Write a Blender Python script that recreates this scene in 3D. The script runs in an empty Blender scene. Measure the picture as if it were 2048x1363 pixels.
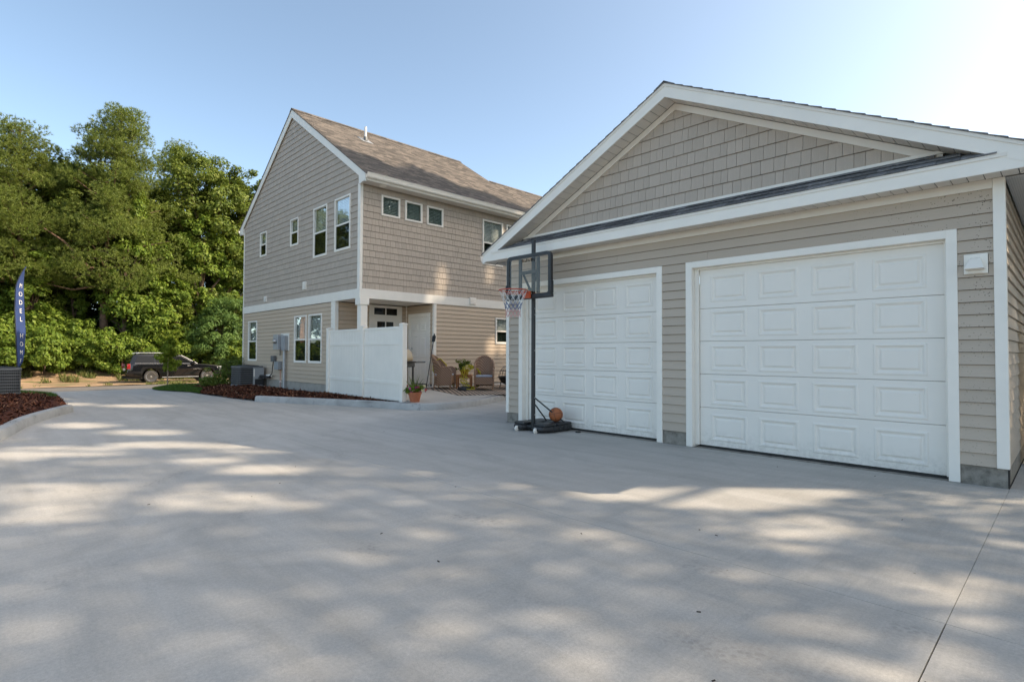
import bpy, bmesh, math, random
import numpy as np
from mathutils import Vector, Matrix
random.seed(7)
RNG = np.random.default_rng(11)
SC = bpy.context.scene
COL = SC.collection
pi, sin, cos, rad = math.pi, math.sin, math.cos, math.radians

# ------------------------------------------------------------------ camera
cam_d = bpy.data.cameras.new('camera')
cam = bpy.data.objects.new('camera', cam_d)
COL.objects.link(cam)
SC.camera = cam
cam_d.sensor_width = 36.0
cam_d.lens = 19.253
cam_d.clip_start = 0.05
cam_d.clip_end = 3000.0
_yaw, _pit, _rol = rad(45.7184), rad(1.2949), rad(0.2024)
_f = Vector((-sin(_yaw) * cos(_pit), cos(_yaw) * cos(_pit), sin(_pit)))
_r0 = Vector((cos(_yaw), sin(_yaw), 0))
_u0 = _r0.cross(_f)
_r = _r0 * cos(_rol) + _u0 * sin(_rol)
_u = _u0 * cos(_rol) - _r0 * sin(_rol)
cam.matrix_world = Matrix(((_r.x, _u.x, -_f.x, 0), (_r.y, _u.y, -_f.y, 0), (_r.z, _u.z, -_f.z, 1.3), (0, 0, 0, 1)))

# ------------------------------------------------------------------ sky, sun, exposure
SUN = Vector((0.95, 0.86, 1.0)).normalized()
SUN_EL = math.asin(SUN.z)
SUN_AZ = math.atan2(SUN.x, SUN.y)
world = bpy.data.worlds.new('World')
SC.world = world
world.use_nodes = True
wn = world.node_tree
sky = wn.nodes.new('ShaderNodeTexSky')
sky.sky_type = 'NISHITA'
sky.sun_disc = False
sky.sun_elevation = SUN_EL
sky.sun_rotation = SUN_AZ
sky.air_density = 0.55
sky.dust_density = 1.5
sky.ozone_density = 3.0
bg = wn.nodes['Background']
bg.inputs['Strength'].default_value = 0.15
sky_balance = wn.nodes.new('ShaderNodeMixRGB')       # white balance: one even warm tint over the sky to neutralise blue shade
sky_balance.blend_type = 'MULTIPLY'
sky_balance.inputs['Fac'].default_value = 1.0
sky_balance.inputs['Color2'].default_value = (1.13, 1.00, 0.75, 1)
wn.links.new(sky.outputs['Color'], sky_balance.inputs['Color1'])
wn.links.new(sky_balance.outputs['Color'], bg.inputs['Color'])
sun_d = bpy.data.lights.new('sun', 'SUN')
sun_d.energy = 2.0
sun_d.angle = rad(0.53)
sun_d.color = (1.0, 0.84, 0.64)
sun = bpy.data.objects.new('sun', sun_d)
COL.objects.link(sun)
sun.location = SUN * 60
sun.rotation_euler = SUN.to_track_quat('Z', 'Y').to_euler()
SC.view_settings.view_transform = 'Standard'
SC.view_settings.look = 'None'
SC.view_settings.exposure = 1.76
SC.view_settings.gamma = 1.0
SC.view_settings.use_curve_mapping = False
SC.render.engine = 'CYCLES'
SC.cycles.max_bounces = 6
SC.cycles.diffuse_bounces = 4
SC.cycles.glossy_bounces = 3
SC.cycles.transmission_bounces = 4
SC.cycles.transparent_max_bounces = 12
SC.cycles.caustics_reflective = False
SC.cycles.caustics_refractive = False
SC.cycles.use_denoising = True

# ------------------------------------------------------------------ materials
class NT:
    def __init__(s, name):
        s.m = bpy.data.materials.new(name)
        s.m.use_nodes = True
        s.t = s.m.node_tree
        s.b = s.t.nodes['Principled BSDF']
        s.out = s.t.nodes['Material Output']
    def n(s, typ, **kw):
        o = s.t.nodes.new('ShaderNode' + typ)
        for k, v in kw.items():
            if k.startswith('i_'):
                key = k[2:]
                key = int(key) if key.isdigit() else key.replace('_', ' ')
                o.inputs[key].default_value = v
            else:
                setattr(o, k, v)
        return o
    def l(s, a, b):
        s.t.links.new(a, b)
    def pos(s):
        return s.n('NewGeometry').outputs['Position']
    def obj(s):
        return s.n('TexCoord').outputs['Object']
    def mapped(s, src, scale):
        mp = s.n('Mapping')
        mp.inputs['Scale'].default_value = scale
        s.l(src, mp.inputs['Vector'])
        return mp.outputs['Vector']
    def noise(s, vec, scale, detail=4.0, rough=0.55, dist=0.0):
        o = s.n('TexNoise')
        o.inputs['Scale'].default_value = scale
        o.inputs['Detail'].default_value = detail
        o.inputs['Roughness'].default_value = rough
        o.inputs['Distortion'].default_value = dist
        if vec is not None:
            s.l(vec, o.inputs['Vector'])
        return o.outputs['Fac']
    def ramp(s, fac, stops):
        o = s.n('ValToRGB')
        e = o.color_ramp.elements
        while len(e) < len(stops):
            e.new(0.5)
        for el, (p, c) in zip(e, stops):
            el.position = p
            el.color = (c, c, c, 1) if isinstance(c, (int, float)) else (*c, 1)
        s.l(fac, o.inputs['Fac'])
        return o.outputs['Color']
    def mix(s, fac, a, b, mode='MIX'):
        o = s.n('MixRGB', blend_type=mode)
        for k, v in (('Fac', fac), ('Color1', a), ('Color2', b)):
            if isinstance(v, (int, float)):
                o.inputs[k].default_value = v if k == 'Fac' else (v, v, v, 1)
            elif isinstance(v, (tuple, list)):
                o.inputs[k].default_value = (*v, 1)
            else:
                s.l(v, o.inputs[k])
        return o.outputs['Color']
    def math(s, op, a, b=0.0):
        o = s.n('Math', operation=op)
        for i, v in enumerate((a, b)):
            if isinstance(v, (int, float)):
                o.inputs[i].default_value = v
            else:
                s.l(v, o.inputs[i])
        return o.outputs['Value']
    def bump(s, h, strength=0.3, dist=0.01):
        o = s.n('Bump')
        o.inputs['Strength'].default_value = strength
        o.inputs['Distance'].default_value = dist
        s.l(h, o.inputs['Height'])
        s.l(o.outputs['Normal'], s.b.inputs['Normal'])
        return o
    def col(s, c):
        if isinstance(c, (tuple, list)):
            s.b.inputs['Base Color'].default_value = (*c, 1)
        else:
            s.l(c, s.b.inputs['Base Color'])
    def rough(s, r):
        if isinstance(r, (int, float)):
            s.b.inputs['Roughness'].default_value = r
        else:
            s.l(r, s.b.inputs['Roughness'])

def plain(name, c, rough=0.5, metal=0.0, var=0.08, scale=6.0, bump=0.0, spec=0.5, rnd=0.0, bscale=60.0, coat=0.0):
    """base colour with soft wear noise, optional per-object variation and fine relief"""
    t = NT(name)
    v = t.pos()
    f = t.noise(v, scale, 5)
    dark = tuple(x * (1 - var) for x in c)
    lite = tuple(min(1, x * (1 + var)) for x in c)
    cc = t.ramp(f, [(0.3, dark), (0.7, lite)])
    if rnd:
        r = t.n('ObjectInfo').outputs['Random']
        k = t.n('MapRange')
        k.inputs['To Min'].default_value = 1 - rnd
        k.inputs['To Max'].default_value = 1 + rnd
        t.l(r, k.inputs['Value'])
        cc = t.mix(1.0, cc, k.outputs['Result'], 'MULTIPLY')
    t.col(cc)
    t.rough(rough)
    t.b.inputs['Metallic'].default_value = metal
    t.b.inputs['Specular IOR Level'].default_value = spec
    t.b.inputs['Coat Weight'].default_value = coat
    if bump:
        t.bump(t.noise(v, bscale, 4), bump, 0.004)
    return t.m

M = {}
M['white'] = plain('white_vinyl', (0.87, 0.82, 0.74), 0.42, var=0.03, scale=3, bump=0.05)
M['whitewarm'] = plain('warm_white_vinyl', (0.81, 0.75, 0.665), 0.45, var=0.03, scale=3)
def doorpaint():
    t = NT('garage_door_paint')
    p = t.pos()
    sp = t.n('SeparateXYZ')
    t.l(p, sp.inputs[0])
    c = t.ramp(t.noise(p, 2.0, 5), [(0.3, (0.835, 0.785, 0.71)), (0.7, (0.865, 0.815, 0.74))])
    splash = t.math('MULTIPLY', t.ramp(sp.outputs['Z'], [(0.03, 1.0), (0.30, 0.0)]), t.ramp(t.noise(p, 16, 6, 0.75), [(0.42, 0.0), (0.68, 1.0)]))
    c = t.mix(t.math('MULTIPLY', splash, 0.45), c, (0.36, 0.32, 0.27))
    v = t.n('TexVoronoi')
    v.inputs['Scale'].default_value = 9
    t.l(p, v.inputs['Vector'])
    c = t.mix(t.ramp(v.outputs['Distance'], [(0.02, 0.35), (0.04, 0.0)]), c, (0.3, 0.27, 0.23))
    t.col(c)
    t.rough(0.45)
    t.bump(t.noise(t.mapped(p, (18, 18, 140)), 1.0, 3), 0.10, 0.003)
    return t.m
M['door'] = doorpaint()
M['soffit'] = plain('soffit_vinyl', (0.74, 0.69, 0.62), 0.55, var=0.03, rnd=0.025)
M['dark'] = plain('dark_void', (0.012, 0.012, 0.012), 0.9)
M['sheath'] = plain('shadow_gap_sheathing', (0.03, 0.028, 0.026), 0.9)  # kept near black: siding gaps read as shadow lines, rooms as dark
M['black'] = plain('black_plastic', (0.022, 0.023, 0.025), 0.45, var=0.2, scale=9, bump=0.1)
M['blackmetal'] = plain('black_powder_coat', (0.02, 0.021, 0.023), 0.38, var=0.15)
M['rubber'] = plain('tyre_rubber', (0.035, 0.033, 0.031), 0.8, var=0.2, bump=0.2)
M['chrome'] = plain('bright_alloy', (0.72, 0.72, 0.72), 0.22, metal=0.9, var=0.04)
M['galv'] = plain('grey_galvanised_steel', (0.42, 0.43, 0.44), 0.45, metal=0.35, var=0.1)
M['greybox'] = plain('grey_enamel', (0.30, 0.31, 0.32), 0.5, var=0.06)
M['darkbox'] = plain('dark_grey_enamel', (0.13, 0.135, 0.14), 0.5, var=0.06)
M['orange'] = plain('orange_steel', (0.62, 0.10, 0.03), 0.45, var=0.1)
M['rimred'] = plain('red_orange_rim', (0.50, 0.085, 0.05), 0.45, var=0.1)
M['rope'] = plain('white_net_cord', (0.70, 0.69, 0.68), 0.8)
M['roper'] = plain('pale_red_net_cord', (0.62, 0.33, 0.31), 0.8)
M['ropeb'] = plain('blue_net_cord', (0.09, 0.13, 0.26), 0.8)
M['terra'] = plain('terracotta', (0.42, 0.14, 0.065), 0.8, var=0.12, scale=14, bump=0.2)
M['wood'] = plain('orange_wood', (0.42, 0.16, 0.045), 0.45, var=0.15, scale=12)
M['yellow'] = plain('yellow_hose', (0.55, 0.46, 0.02), 0.5, var=0.15)
M['cushion'] = plain('grey_blue_cushion', (0.40, 0.44, 0.52), 0.9, var=0.06, bump=0.2)
M['bark'] = plain('tree_bark', (0.11, 0.075, 0.05), 0.95, var=0.4, scale=3, bump=0.6, bscale=14)
M['pinebark'] = plain('pine_bark', (0.20, 0.125, 0.085), 0.95, var=0.4, scale=4, bump=0.6, bscale=12)
M['stem'] = plain('sapling_bark', (0.30, 0.22, 0.16), 0.9, var=0.2, scale=10)
M['pvc'] = plain('white_pvc', (0.8, 0.8, 0.79), 0.4, var=0.02)
M['tangrill'] = plain('tan_enamel_lid', (0.40, 0.30, 0.18), 0.35, var=0.06)
M['steel'] = plain('brushed_steel', (0.5, 0.5, 0.5), 0.35, metal=0.8, var=0.05)
M['red'] = plain('red_lamp', (0.22, 0.008, 0.01), 0.2, var=0.05, coat=0.5)
M['greenbox'] = plain('green_utility_enamel', (0.10, 0.20, 0.15), 0.5, var=0.08)
M['blue'] = plain('navy_flag_cloth', (0.026, 0.052, 0.16), 0.75, var=0.08, scale=4)
M['flower'] = plain('magenta_petals', (0.55, 0.06, 0.28), 0.7, var=0.2, scale=40)
M['coral'] = plain('coral_petals', (0.50, 0.12, 0.10), 0.7, var=0.2, scale=40)
M['cream'] = plain('cream_petals', (0.7, 0.62, 0.35), 0.7, var=0.1, scale=40)
M['brown'] = plain('brown_debris', (0.035, 0.025, 0.018), 0.9)
M['carpaint'] = plain('black_car_paint', (0.004, 0.0045, 0.006), 0.09, var=0.05, spec=0.5, coat=0.3)
M['cargls'] = plain('dark_car_glass', (0.008, 0.009, 0.010), 0.05, var=0.02, spec=0.25)
M['headl'] = plain('clear_lamp', (0.65, 0.66, 0.68), 0.12, var=0.05, coat=0.6)

def siding_mat(name, c, stain=0.0, grain=0.10, rnd=0.035, island=False):
    t = NT(name)
    o = t.obj()
    g = t.noise(t.mapped(o, (3, 40, 40)), 2.5, 4)
    big = t.noise(t.pos(), 0.7, 3)
    cc = t.ramp(g, [(0.3, tuple(x * 0.96 for x in c)), (0.7, tuple(min(1, x * 1.04) for x in c))])
    cc = t.mix(0.35, cc, t.ramp(big, [(0.3, tuple(x * 0.90 for x in c)), (0.7, tuple(x * 1.06 for x in c))]))
    r = t.n('NewGeometry').outputs['Random Per Island'] if island else t.n('ObjectInfo').outputs['Random']
    k = t.n('MapRange')
    k.inputs['To Min'].default_value = 1 - rnd
    k.inputs['To Max'].default_value = 1 + rnd
    t.l(r, k.inputs['Value'])
    cc = t.mix(1.0, cc, k.outputs['Result'], 'MULTIPLY')
    if stain:
        sp = t.n('TexVoronoi')
        sp.inputs['Scale'].default_value = 38
        t.l(t.pos(), sp.inputs['Vector'])
        dots = t.ramp(sp.outputs['Distance'], [(0.16, 1.0), (0.24, 0.0)])
        where = t.ramp(t.noise(t.pos(), 7, 3), [(0.42, 0.0), (0.54, 1.0)])
        sx = t.n('SeparateXYZ')
        t.l(t.pos(), sx.inputs[0])
        lim = t.math('MULTIPLY', t.ramp(t.math('ADD', t.math('MULTIPLY', sx.outputs['X'], 0.4), 1.0), [(0.18, 0.0), (0.72, 1.0)]),
                     t.ramp(t.math('MULTIPLY', sx.outputs['Z'], 0.33), [(0.35, 0.35), (0.75, 1.0)]))
        f = t.math('MULTIPLY', t.math('MULTIPLY', dots, where), t.math('MULTIPLY', lim, stain))
        cc = t.mix(f, cc, (0.06, 0.05, 0.04))
    t.col(cc)
    t.rough(0.55)
    t.b.inputs['Specular IOR Level'].default_value = 0.35
    t.bump(t.noise(t.mapped(o, (4, 60, 60)), 3, 4), grain, 0.004)
    return t.m
def shake_mat(name, c, island=False, rnd=0.05):
    t = NT(name)
    o = t.pos() if island else t.obj()
    src = t.mapped(o, (60, 60, 3))
    g = t.noise(src, 1.6, 4)
    cc = t.ramp(g, [(0.25, tuple(x * 0.92 for x in c)), (0.75, tuple(min(1, x * 1.07) for x in c))])
    r = t.n('NewGeometry').outputs['Random Per Island'] if island else t.n('ObjectInfo').outputs['Random']
    k = t.n('MapRange')
    k.inputs['To Min'].default_value = 1 - rnd
    k.inputs['To Max'].default_value = 1 + rnd
    t.l(r, k.inputs['Value'])
    t.col(t.mix(1.0, cc, k.outputs['Result'], 'MULTIPLY'))
    t.rough(0.6)
    t.b.inputs['Specular IOR Level'].default_value = 0.3
    t.bump(g, 0.35, 0.006)
    return t.m
LAP = (0.57, 0.45, 0.335)
M['lapg'] = siding_mat('garage_lap_siding', (0.50, 0.415, 0.33), stain=0.9)
M['lap'] = siding_mat('house_lap_siding', LAP)
M['shake'] = shake_mat('cedar_texture_shake', (0.475, 0.40, 0.33))
M['shakes'] = shake_mat('cedar_texture_shakes', (0.475, 0.40, 0.33), island=True)

def glass_mat(name, tint=(0.92, 0.97, 0.94), refl=1.0, rough=0.0):
    t = NT(name)
    tr = t.n('BsdfTransparent')
    tr.inputs['Color'].default_value = (*tint, 1)
    gl = t.n('BsdfGlossy')
    gl.inputs['Roughness'].default_value = rough
    gl.inputs['Color'].default_value = (0.95, 0.97, 0.97, 1)
    lw = t.n('LayerWeight')
    fr = t.math('ADD', 0.07, t.math('MULTIPLY', t.math('POWER', lw.outputs['Facing'], 4.0), 0.85))
    # slight waviness of real panes
    bp = t.n('Bump')
    bp.inputs['Strength'].default_value = 0.02
    bp.inputs['Distance'].default_value = 0.02
    t.l(t.noise(t.pos(), 2.5, 2), bp.inputs['Height'])
    t.l(bp.outputs['Normal'], gl.inputs['Normal'])
    mx = t.n('MixShader')
    t.l(t.math('MULTIPLY', fr, refl), mx.inputs[0])
    t.l(tr.outputs[0], mx.inputs[1])
    t.l(gl.outputs[0], mx.inputs[2])
    t.l(mx.outputs[0], t.out.inputs['Surface'])
    return t.m
M['glass'] = glass_mat('window_glass', (0.95, 0.97, 0.96), 1.6)
M['glassmid'] = glass_mat('mid_tint_window_glass', (0.76, 0.81, 0.80), 1.9)  # darker tint and stronger reflection than the clear panes
M['glassdark'] = glass_mat('screened_window_glass', (0.36, 0.40, 0.39), 0.7)
M['acrylic'] = glass_mat('smoky_acrylic', (0.95, 0.90, 0.84), 0.3)
M['blind'] = plain('white_blind_slat', (0.82, 0.82, 0.80), 0.6)

def concrete():
    t = NT('broom_finished_concrete')
    p = t.pos()
    big = t.noise(p, 0.20, 5, 0.62, 0.4)
    mid = t.noise(t.mapped(p, (0.5, 1.4, 1)), 0.9, 7, 0.66, 0.9)
    fine = t.noise(p, 60, 4, 0.75)
    grit = t.noise(p, 210, 2, 0.7)
    streak = t.noise(t.mapped(p, (0.35, 3.6, 1)), 1.0, 6, 0.65, 0.5)
    broom = t.noise(t.mapped(p, (34, 0.9, 1)), 1.0, 4, 0.7)
    cc = t.ramp(mid, [(0.28, (0.392, 0.369, 0.332)), (0.50, (0.465, 0.441, 0.402)), (0.75, (0.530, 0.503, 0.461))])
    cc = t.mix(0.45, cc, t.ramp(big, [(0.3, (0.396, 0.374, 0.337)), (0.7, (0.544, 0.515, 0.470))]))
    cc = t.mix(0.34, cc, t.ramp(streak, [(0.35, (0.356, 0.334, 0.299)), (0.62, (0.544, 0.517, 0.473))]))
    cc = t.mix(0.50, cc, t.ramp(fine, [(0.28, 0.70), (0.72, 1.25)]), 'MULTIPLY')
    cc = t.mix(0.35, cc, t.ramp(grit, [(0.3, 0.72), (0.7, 1.25)]), 'MULTIPLY')
    cc = t.mix(0.20, cc, t.ramp(broom, [(0.3, 0.75), (0.7, 1.2)]), 'MULTIPLY')
    # water stains with darker rims
    st = t.ramp(t.noise(p, 0.55, 6, 0.6, 1.5), [(0.50, 0.0), (0.56, 0.55), (0.60, 0.18), (0.75, 0.30)])
    cc = t.mix(t.math('MULTIPLY', st, 0.32), cc, (0.270, 0.255, 0.230))
    # tyre scrubs: arcs of tread marks left by turning cars
    sep = t.n('SeparateXYZ')
    t.l(p, sep.inputs[0])
    wear = t.ramp(t.noise(p, 1.3, 5, 0.65), [(0.46, 0.0), (0.58, 1.0)])
    tread = t.n('TexVoronoi')
    tread.inputs['Scale'].default_value = 26
    t.l(p, tread.inputs['Vector'])
    tr = t.ramp(tread.outputs['Distance'], [(0.25, 1.0), (0.5, 0.25)])
    tot = None
    for cx, cy, r in ((-10.0, -2.2, 5.0), (-10.0, -2.2, 6.5), (-1.0, -4.2, 7.4), (-3.5, 8.5, 6.6), (-14.5, 5.5, 6.2), (-16.0, -6.0, 9.5)):
        dx, dy = t.math('SUBTRACT', sep.outputs['X'], cx), t.math('SUBTRACT', sep.outputs['Y'], cy)
        d = t.math('SQRT', t.math('ADD', t.math('MULTIPLY', dx, dx), t.math('MULTIPLY', dy, dy)))
        band = t.math('MAXIMUM', t.math('SUBTRACT', 1.0, t.math('MULTIPLY', t.math('ABSOLUTE', t.math('SUBTRACT', d, r)), 6.0)), 0.0)
        tot = band if tot is None else t.math('MAXIMUM', tot, band)
    scrub = t.math('MULTIPLY', t.math('MULTIPLY', tot, wear), tr)
    cc = t.mix(t.math('MULTIPLY', scrub, 0.42), cc, (0.190, 0.180, 0.170))
    v = t.n('TexVoronoi')
    v.inputs['Scale'].default_value = 2.3
    t.l(p, v.inputs['Vector'])
    cc = t.mix(t.ramp(v.outputs['Distance'], [(0.010, 0.7), (0.022, 0.0)]), cc, (0.100, 0.090, 0.080))
    t.col(cc)
    t.rough(0.85)
    t.b.inputs['Specular IOR Level'].default_value = 0.25
    h = t.math('ADD', t.math('MULTIPLY', broom, 1.2), t.math('ADD', fine, t.math('MULTIPLY', grit, 0.6)))
    t.bump(h, 0.5, 0.004)
    return t.m
M['concrete'] = concrete()
def curbmat():
    t = NT('curb_concrete')
    p = t.pos()
    cc = t.ramp(t.noise(p, 1.6, 6, 0.65, 0.5), [(0.3, (0.30, 0.295, 0.28)), (0.55, (0.42, 0.415, 0.40)), (0.8, (0.47, 0.465, 0.45))])
    cc = t.mix(t.math('MULTIPLY', t.ramp(t.noise(p, 3.5, 5, 0.7), [(0.60, 0.0), (0.70, 1.0)]), 0.6), cc, (0.11, 0.11, 0.11))
    t.col(cc)
    t.rough(0.85)
    t.bump(t.noise(p, 70, 4), 0.3, 0.004)
    return t.m
M['curb'] = curbmat()
def foundation():
    t = NT('foundation_block')
    p = t.pos()
    cc = t.ramp(t.noise(p, 9, 6, 0.7), [(0.28, (0.12, 0.108, 0.09)), (0.5, (0.26, 0.235, 0.20)), (0.75, (0.36, 0.33, 0.285))])
    t.col(cc)
    t.rough(0.9)
    t.bump(t.noise(p, 45, 5), 0.5, 0.006)
    return t.m
M['found'] = foundation()
M['block'] = plain('grey_block', (0.38, 0.345, 0.30), 0.9, var=0.15, scale=5, bump=0.3)
M['asphalt'] = plain('worn_asphalt', (0.15, 0.135, 0.12), 0.9, var=0.12, scale=1.2, bump=0.3)
M['joint'] = plain('joint_filler', (0.06, 0.055, 0.05), 0.95)
def groundm():
    t = NT('forest_floor')
    p = t.pos()
    t.col(t.ramp(t.noise(p, 0.5, 6, 0.65), [(0.3, (0.035, 0.05, 0.018)), (0.6, (0.07, 0.08, 0.03)), (0.8, (0.12, 0.09, 0.055))]))
    t.rough(0.95)
    t.bump(t.noise(p, 12, 5), 0.6, 0.05)
    return t.m
M['ground'] = groundm()
def sandm():
    t = NT('sandy_shoulder')
    p = t.pos()
    a = t.noise(t.mapped(p, (1.4, 0.5, 1)), 0.9, 7, 0.7, 0.4)
    t.col(t.ramp(a, [(0.36, (0.09, 0.115, 0.03)), (0.46, (0.24, 0.16, 0.085)), (0.58, (0.36, 0.235, 0.14)), (0.78, (0.44, 0.31, 0.20))]))
    t.rough(0.95)
    t.bump(t.noise(p, 15, 5), 0.5, 0.03)
    return t.m
M['sand'] = sandm()
def mulchm(name, island):
    t = NT(name)
    src = t.n('NewGeometry').outputs['Random Per Island'] if island else t.noise(t.pos(), 30, 5, 0.7)
    t.col(t.ramp(src, [(0.15, (0.035, 0.014, 0.009)), (0.5, (0.095, 0.033, 0.019)), (0.85, (0.17, 0.068, 0.036)), (0.98, (0.28, 0.15, 0.09))]))
    t.rough(0.95)
    t.b.inputs['Specular IOR Level'].default_value = 0.15
    return t.m
M['mulch'] = mulchm('red_brown_mulch', False)
M['chip'] = mulchm('red_brown_mulch_chip', True)
def leafm(name, stops, transl=0.35, spec=0.25):
    t = NT(name)
    r = t.n('NewGeometry').outputs['Random Per Island']
    big = t.noise(t.pos(), 0.55, 3)
    c = t.ramp(t.math('ADD', t.math('MULTIPLY', r, 0.6), t.math('MULTIPLY', big, 0.42)), stops)
    t.col(c)
    t.rough(0.55)
    t.b.inputs['Specular IOR Level'].default_value = spec
    tl = t.n('BsdfTranslucent')
    t.l(t.mix(0.5, c, (0.16, 0.20, 0.02)), tl.inputs['Color'])
    mx = t.n('MixShader')
    mx.inputs[0].default_value = transl
    t.l(t.b.outputs[0], mx.inputs[1])
    t.l(tl.outputs[0], mx.inputs[2])
    t.l(mx.outputs[0], t.out.inputs['Surface'])
    return t.m
M['leaf'] = leafm('broad_leaf', [(0.1, (0.053, 0.090, 0.015)), (0.5, (0.121, 0.168, 0.026)), (0.9, (0.216, 0.246, 0.042))])
M['vine'] = leafm('vine_leaf', [(0.1, (0.070, 0.126, 0.015)), (0.5, (0.146, 0.222, 0.029)), (0.9, (0.254, 0.312, 0.042))], 0.4)
M['needle'] = leafm('pine_needle', [(0.1, (0.076, 0.120, 0.022)), (0.5, (0.159, 0.210, 0.037)), (0.9, (0.254, 0.282, 0.061))], 0.3, 0.35)
M['sumac'] = leafm('feathery_leaf', [(0.1, (0.070, 0.138, 0.033)), (0.5, (0.114, 0.198, 0.050)), (0.9, (0.178, 0.264, 0.066))], 0.4)
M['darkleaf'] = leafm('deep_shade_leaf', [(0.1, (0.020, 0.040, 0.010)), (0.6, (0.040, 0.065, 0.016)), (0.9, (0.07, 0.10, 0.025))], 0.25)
M['saplingleaf'] = leafm('sapling_leaf', [(0.1, (0.12, 0.18, 0.02)), (0.5, (0.20, 0.27, 0.025)), (0.85, (0.28, 0.33, 0.04)), (0.97, (0.22, 0.10, 0.03))], 0.55)
M['grass'] = leafm('lawn_blade', [(0.1, (0.035, 0.085, 0.015)), (0.5, (0.06, 0.13, 0.022)), (0.9, (0.10, 0.17, 0.03))], 0.35)
M['weed'] = leafm('dry_weed_blade', [(0.1, (0.06, 0.10, 0.02)), (0.5, (0.13, 0.15, 0.04)), (0.9, (0.26, 0.20, 0.09))], 0.3)
def roofm(name, stops, tab):
    t = NT(name)
    p = t.obj()
    b = t.n('TexBrick')
    b.inputs['Scale'].default_value = 1.0
    b.inputs['Brick Width'].default_value = tab
    b.inputs['Row Height'].default_value = 0.119
    b.inputs['Mortar Size'].default_value = 0.006
    b.inputs['Color1'].default_value = (0, 0, 0, 1)
    b.inputs['Color2'].default_value = (1, 1, 1, 1)
    b.inputs['Mortar'].default_value = (0.1, 0.1, 0.1, 1)
    b.inputs['Bias'].default_value = 0.0
    b.offset = 0.37
    mp = t.n('Mapping')
    mp.inputs['Rotation'].default_value = (0, 0, pi / 2)
    t.l(p, mp.inputs['Vector'])
    t.l(mp.outputs[0], b.inputs['Vector'])
    f = t.math('ADD', t.math('MULTIPLY', b.outputs['Color'], 0.6), t.math('MULTIPLY', t.noise(t.mapped(p, (14, 3, 3)), 1.0, 4), 0.4))
    cc = t.ramp(f, stops)
    cc = t.mix(0.5, cc, t.ramp(t.noise(p, 160, 3, 0.7), [(0.3, 0.6), (0.7, 1.35)]), 'MULTIPLY')
    t.col(cc)
    t.rough(0.92)
    t.b.inputs['Specular IOR Level'].default_value = 0.2
    t.bump(t.noise(p, 120, 3), 0.4, 0.004)
    return t.m
M['roof'] = roofm('weathered_brown_shingle', [(0.2, (0.085, 0.076, 0.068)), (0.5, (0.145, 0.127, 0.112)), (0.8, (0.215, 0.184, 0.157))], 0.24)
M['shingle'] = plain('charcoal_shingle', (0.15, 0.146, 0.146), 0.92, var=0.35, scale=25, bump=0.4, rnd=0.38)
def wickerm():
    t = NT('brown_wicker')
    p = t.obj()
    w1 = t.n('TexWave', bands_direction='Z')
    w1.inputs['Scale'].default_value = 14
    w1.inputs['Distortion'].default_value = 1.2
    t.l(p, w1.inputs['Vector'])
    w2 = t.n('TexWave', bands_direction='DIAGONAL')
    w2.inputs['Scale'].default_value = 9
    w2.inputs['Distortion'].default_value = 0.6
    t.l(p, w2.inputs['Vector'])
    f = t.math('MULTIPLY', w1.outputs['Fac'], t.math('ADD', t.math('MULTIPLY', w2.outputs['Fac'], 0.6), 0.4))
    t.col(t.ramp(f, [(0.1, (0.17, 0.09, 0.05)), (0.5, (0.42, 0.26, 0.17)), (0.9, (0.58, 0.40, 0.28))]))
    t.rough(0.6)
    t.bump(f, 0.8, 0.01)
    return t.m
M['wicker'] = wickerm()
def rugm():
    t = NT('lattice_rug')
    p = t.pos()
    mp = t.n('Mapping')
    mp.inputs['Rotation'].default_value = (0, 0, 0.5)
    mp.inputs['Scale'].default_value = (1, 1, 0)
    t.l(p, mp.inputs['Vector'])
    b = t.n('TexBrick')
    b.offset = 0.5
    b.inputs['Scale'].default_value = 1.0
    b.inputs['Brick Width'].default_value = 0.26
    b.inputs['Row Height'].default_value = 0.12
    b.inputs['Mortar Size'].default_value = 0.022
    b.inputs['Color1'].default_value = (0.42, 0.33, 0.25, 1)
    b.inputs['Color2'].default_value = (0.36, 0.28, 0.21, 1)
    b.inputs['Mortar'].default_value = (0.025, 0.02, 0.02, 1)
    t.l(mp.outputs[0], b.inputs['Vector'])
    t.col(b.outputs['Color'])
    t.rough(0.9)
    return t.m
M['rug'] = rugm()
def ballm():
    t = NT('basketball_leather')
    p = t.obj()
    v = t.n('TexVoronoi')
    v.inputs['Scale'].default_value = 220
    t.l(p, v.inputs['Vector'])
    t.col(t.ramp(t.noise(p, 12, 4), [(0.3, (0.33, 0.095, 0.03)), (0.7, (0.43, 0.14, 0.05))]))
    t.rough(0.6)
    t.bump(v.outputs['Distance'], 0.3, 0.002)
    return t.m
M['ball'] = ballm()
def perfm():
    t = NT('perforated_soffit')
    p = t.mapped(t.obj(), (1, 1, 1))
    v = t.n('TexVoronoi')
    v.inputs['Scale'].default_value = 55
    v.inputs['Randomness'].default_value = 0.0
    t.l(p, v.inputs['Vector'])
    t.col(t.ramp(v.outputs['Distance'], [(0.18, (0.10, 0.10, 0.10)), (0.30, (0.55, 0.55, 0.54))]))
    t.rough(0.6)
    return t.m
M['perf'] = perfm()

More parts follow.
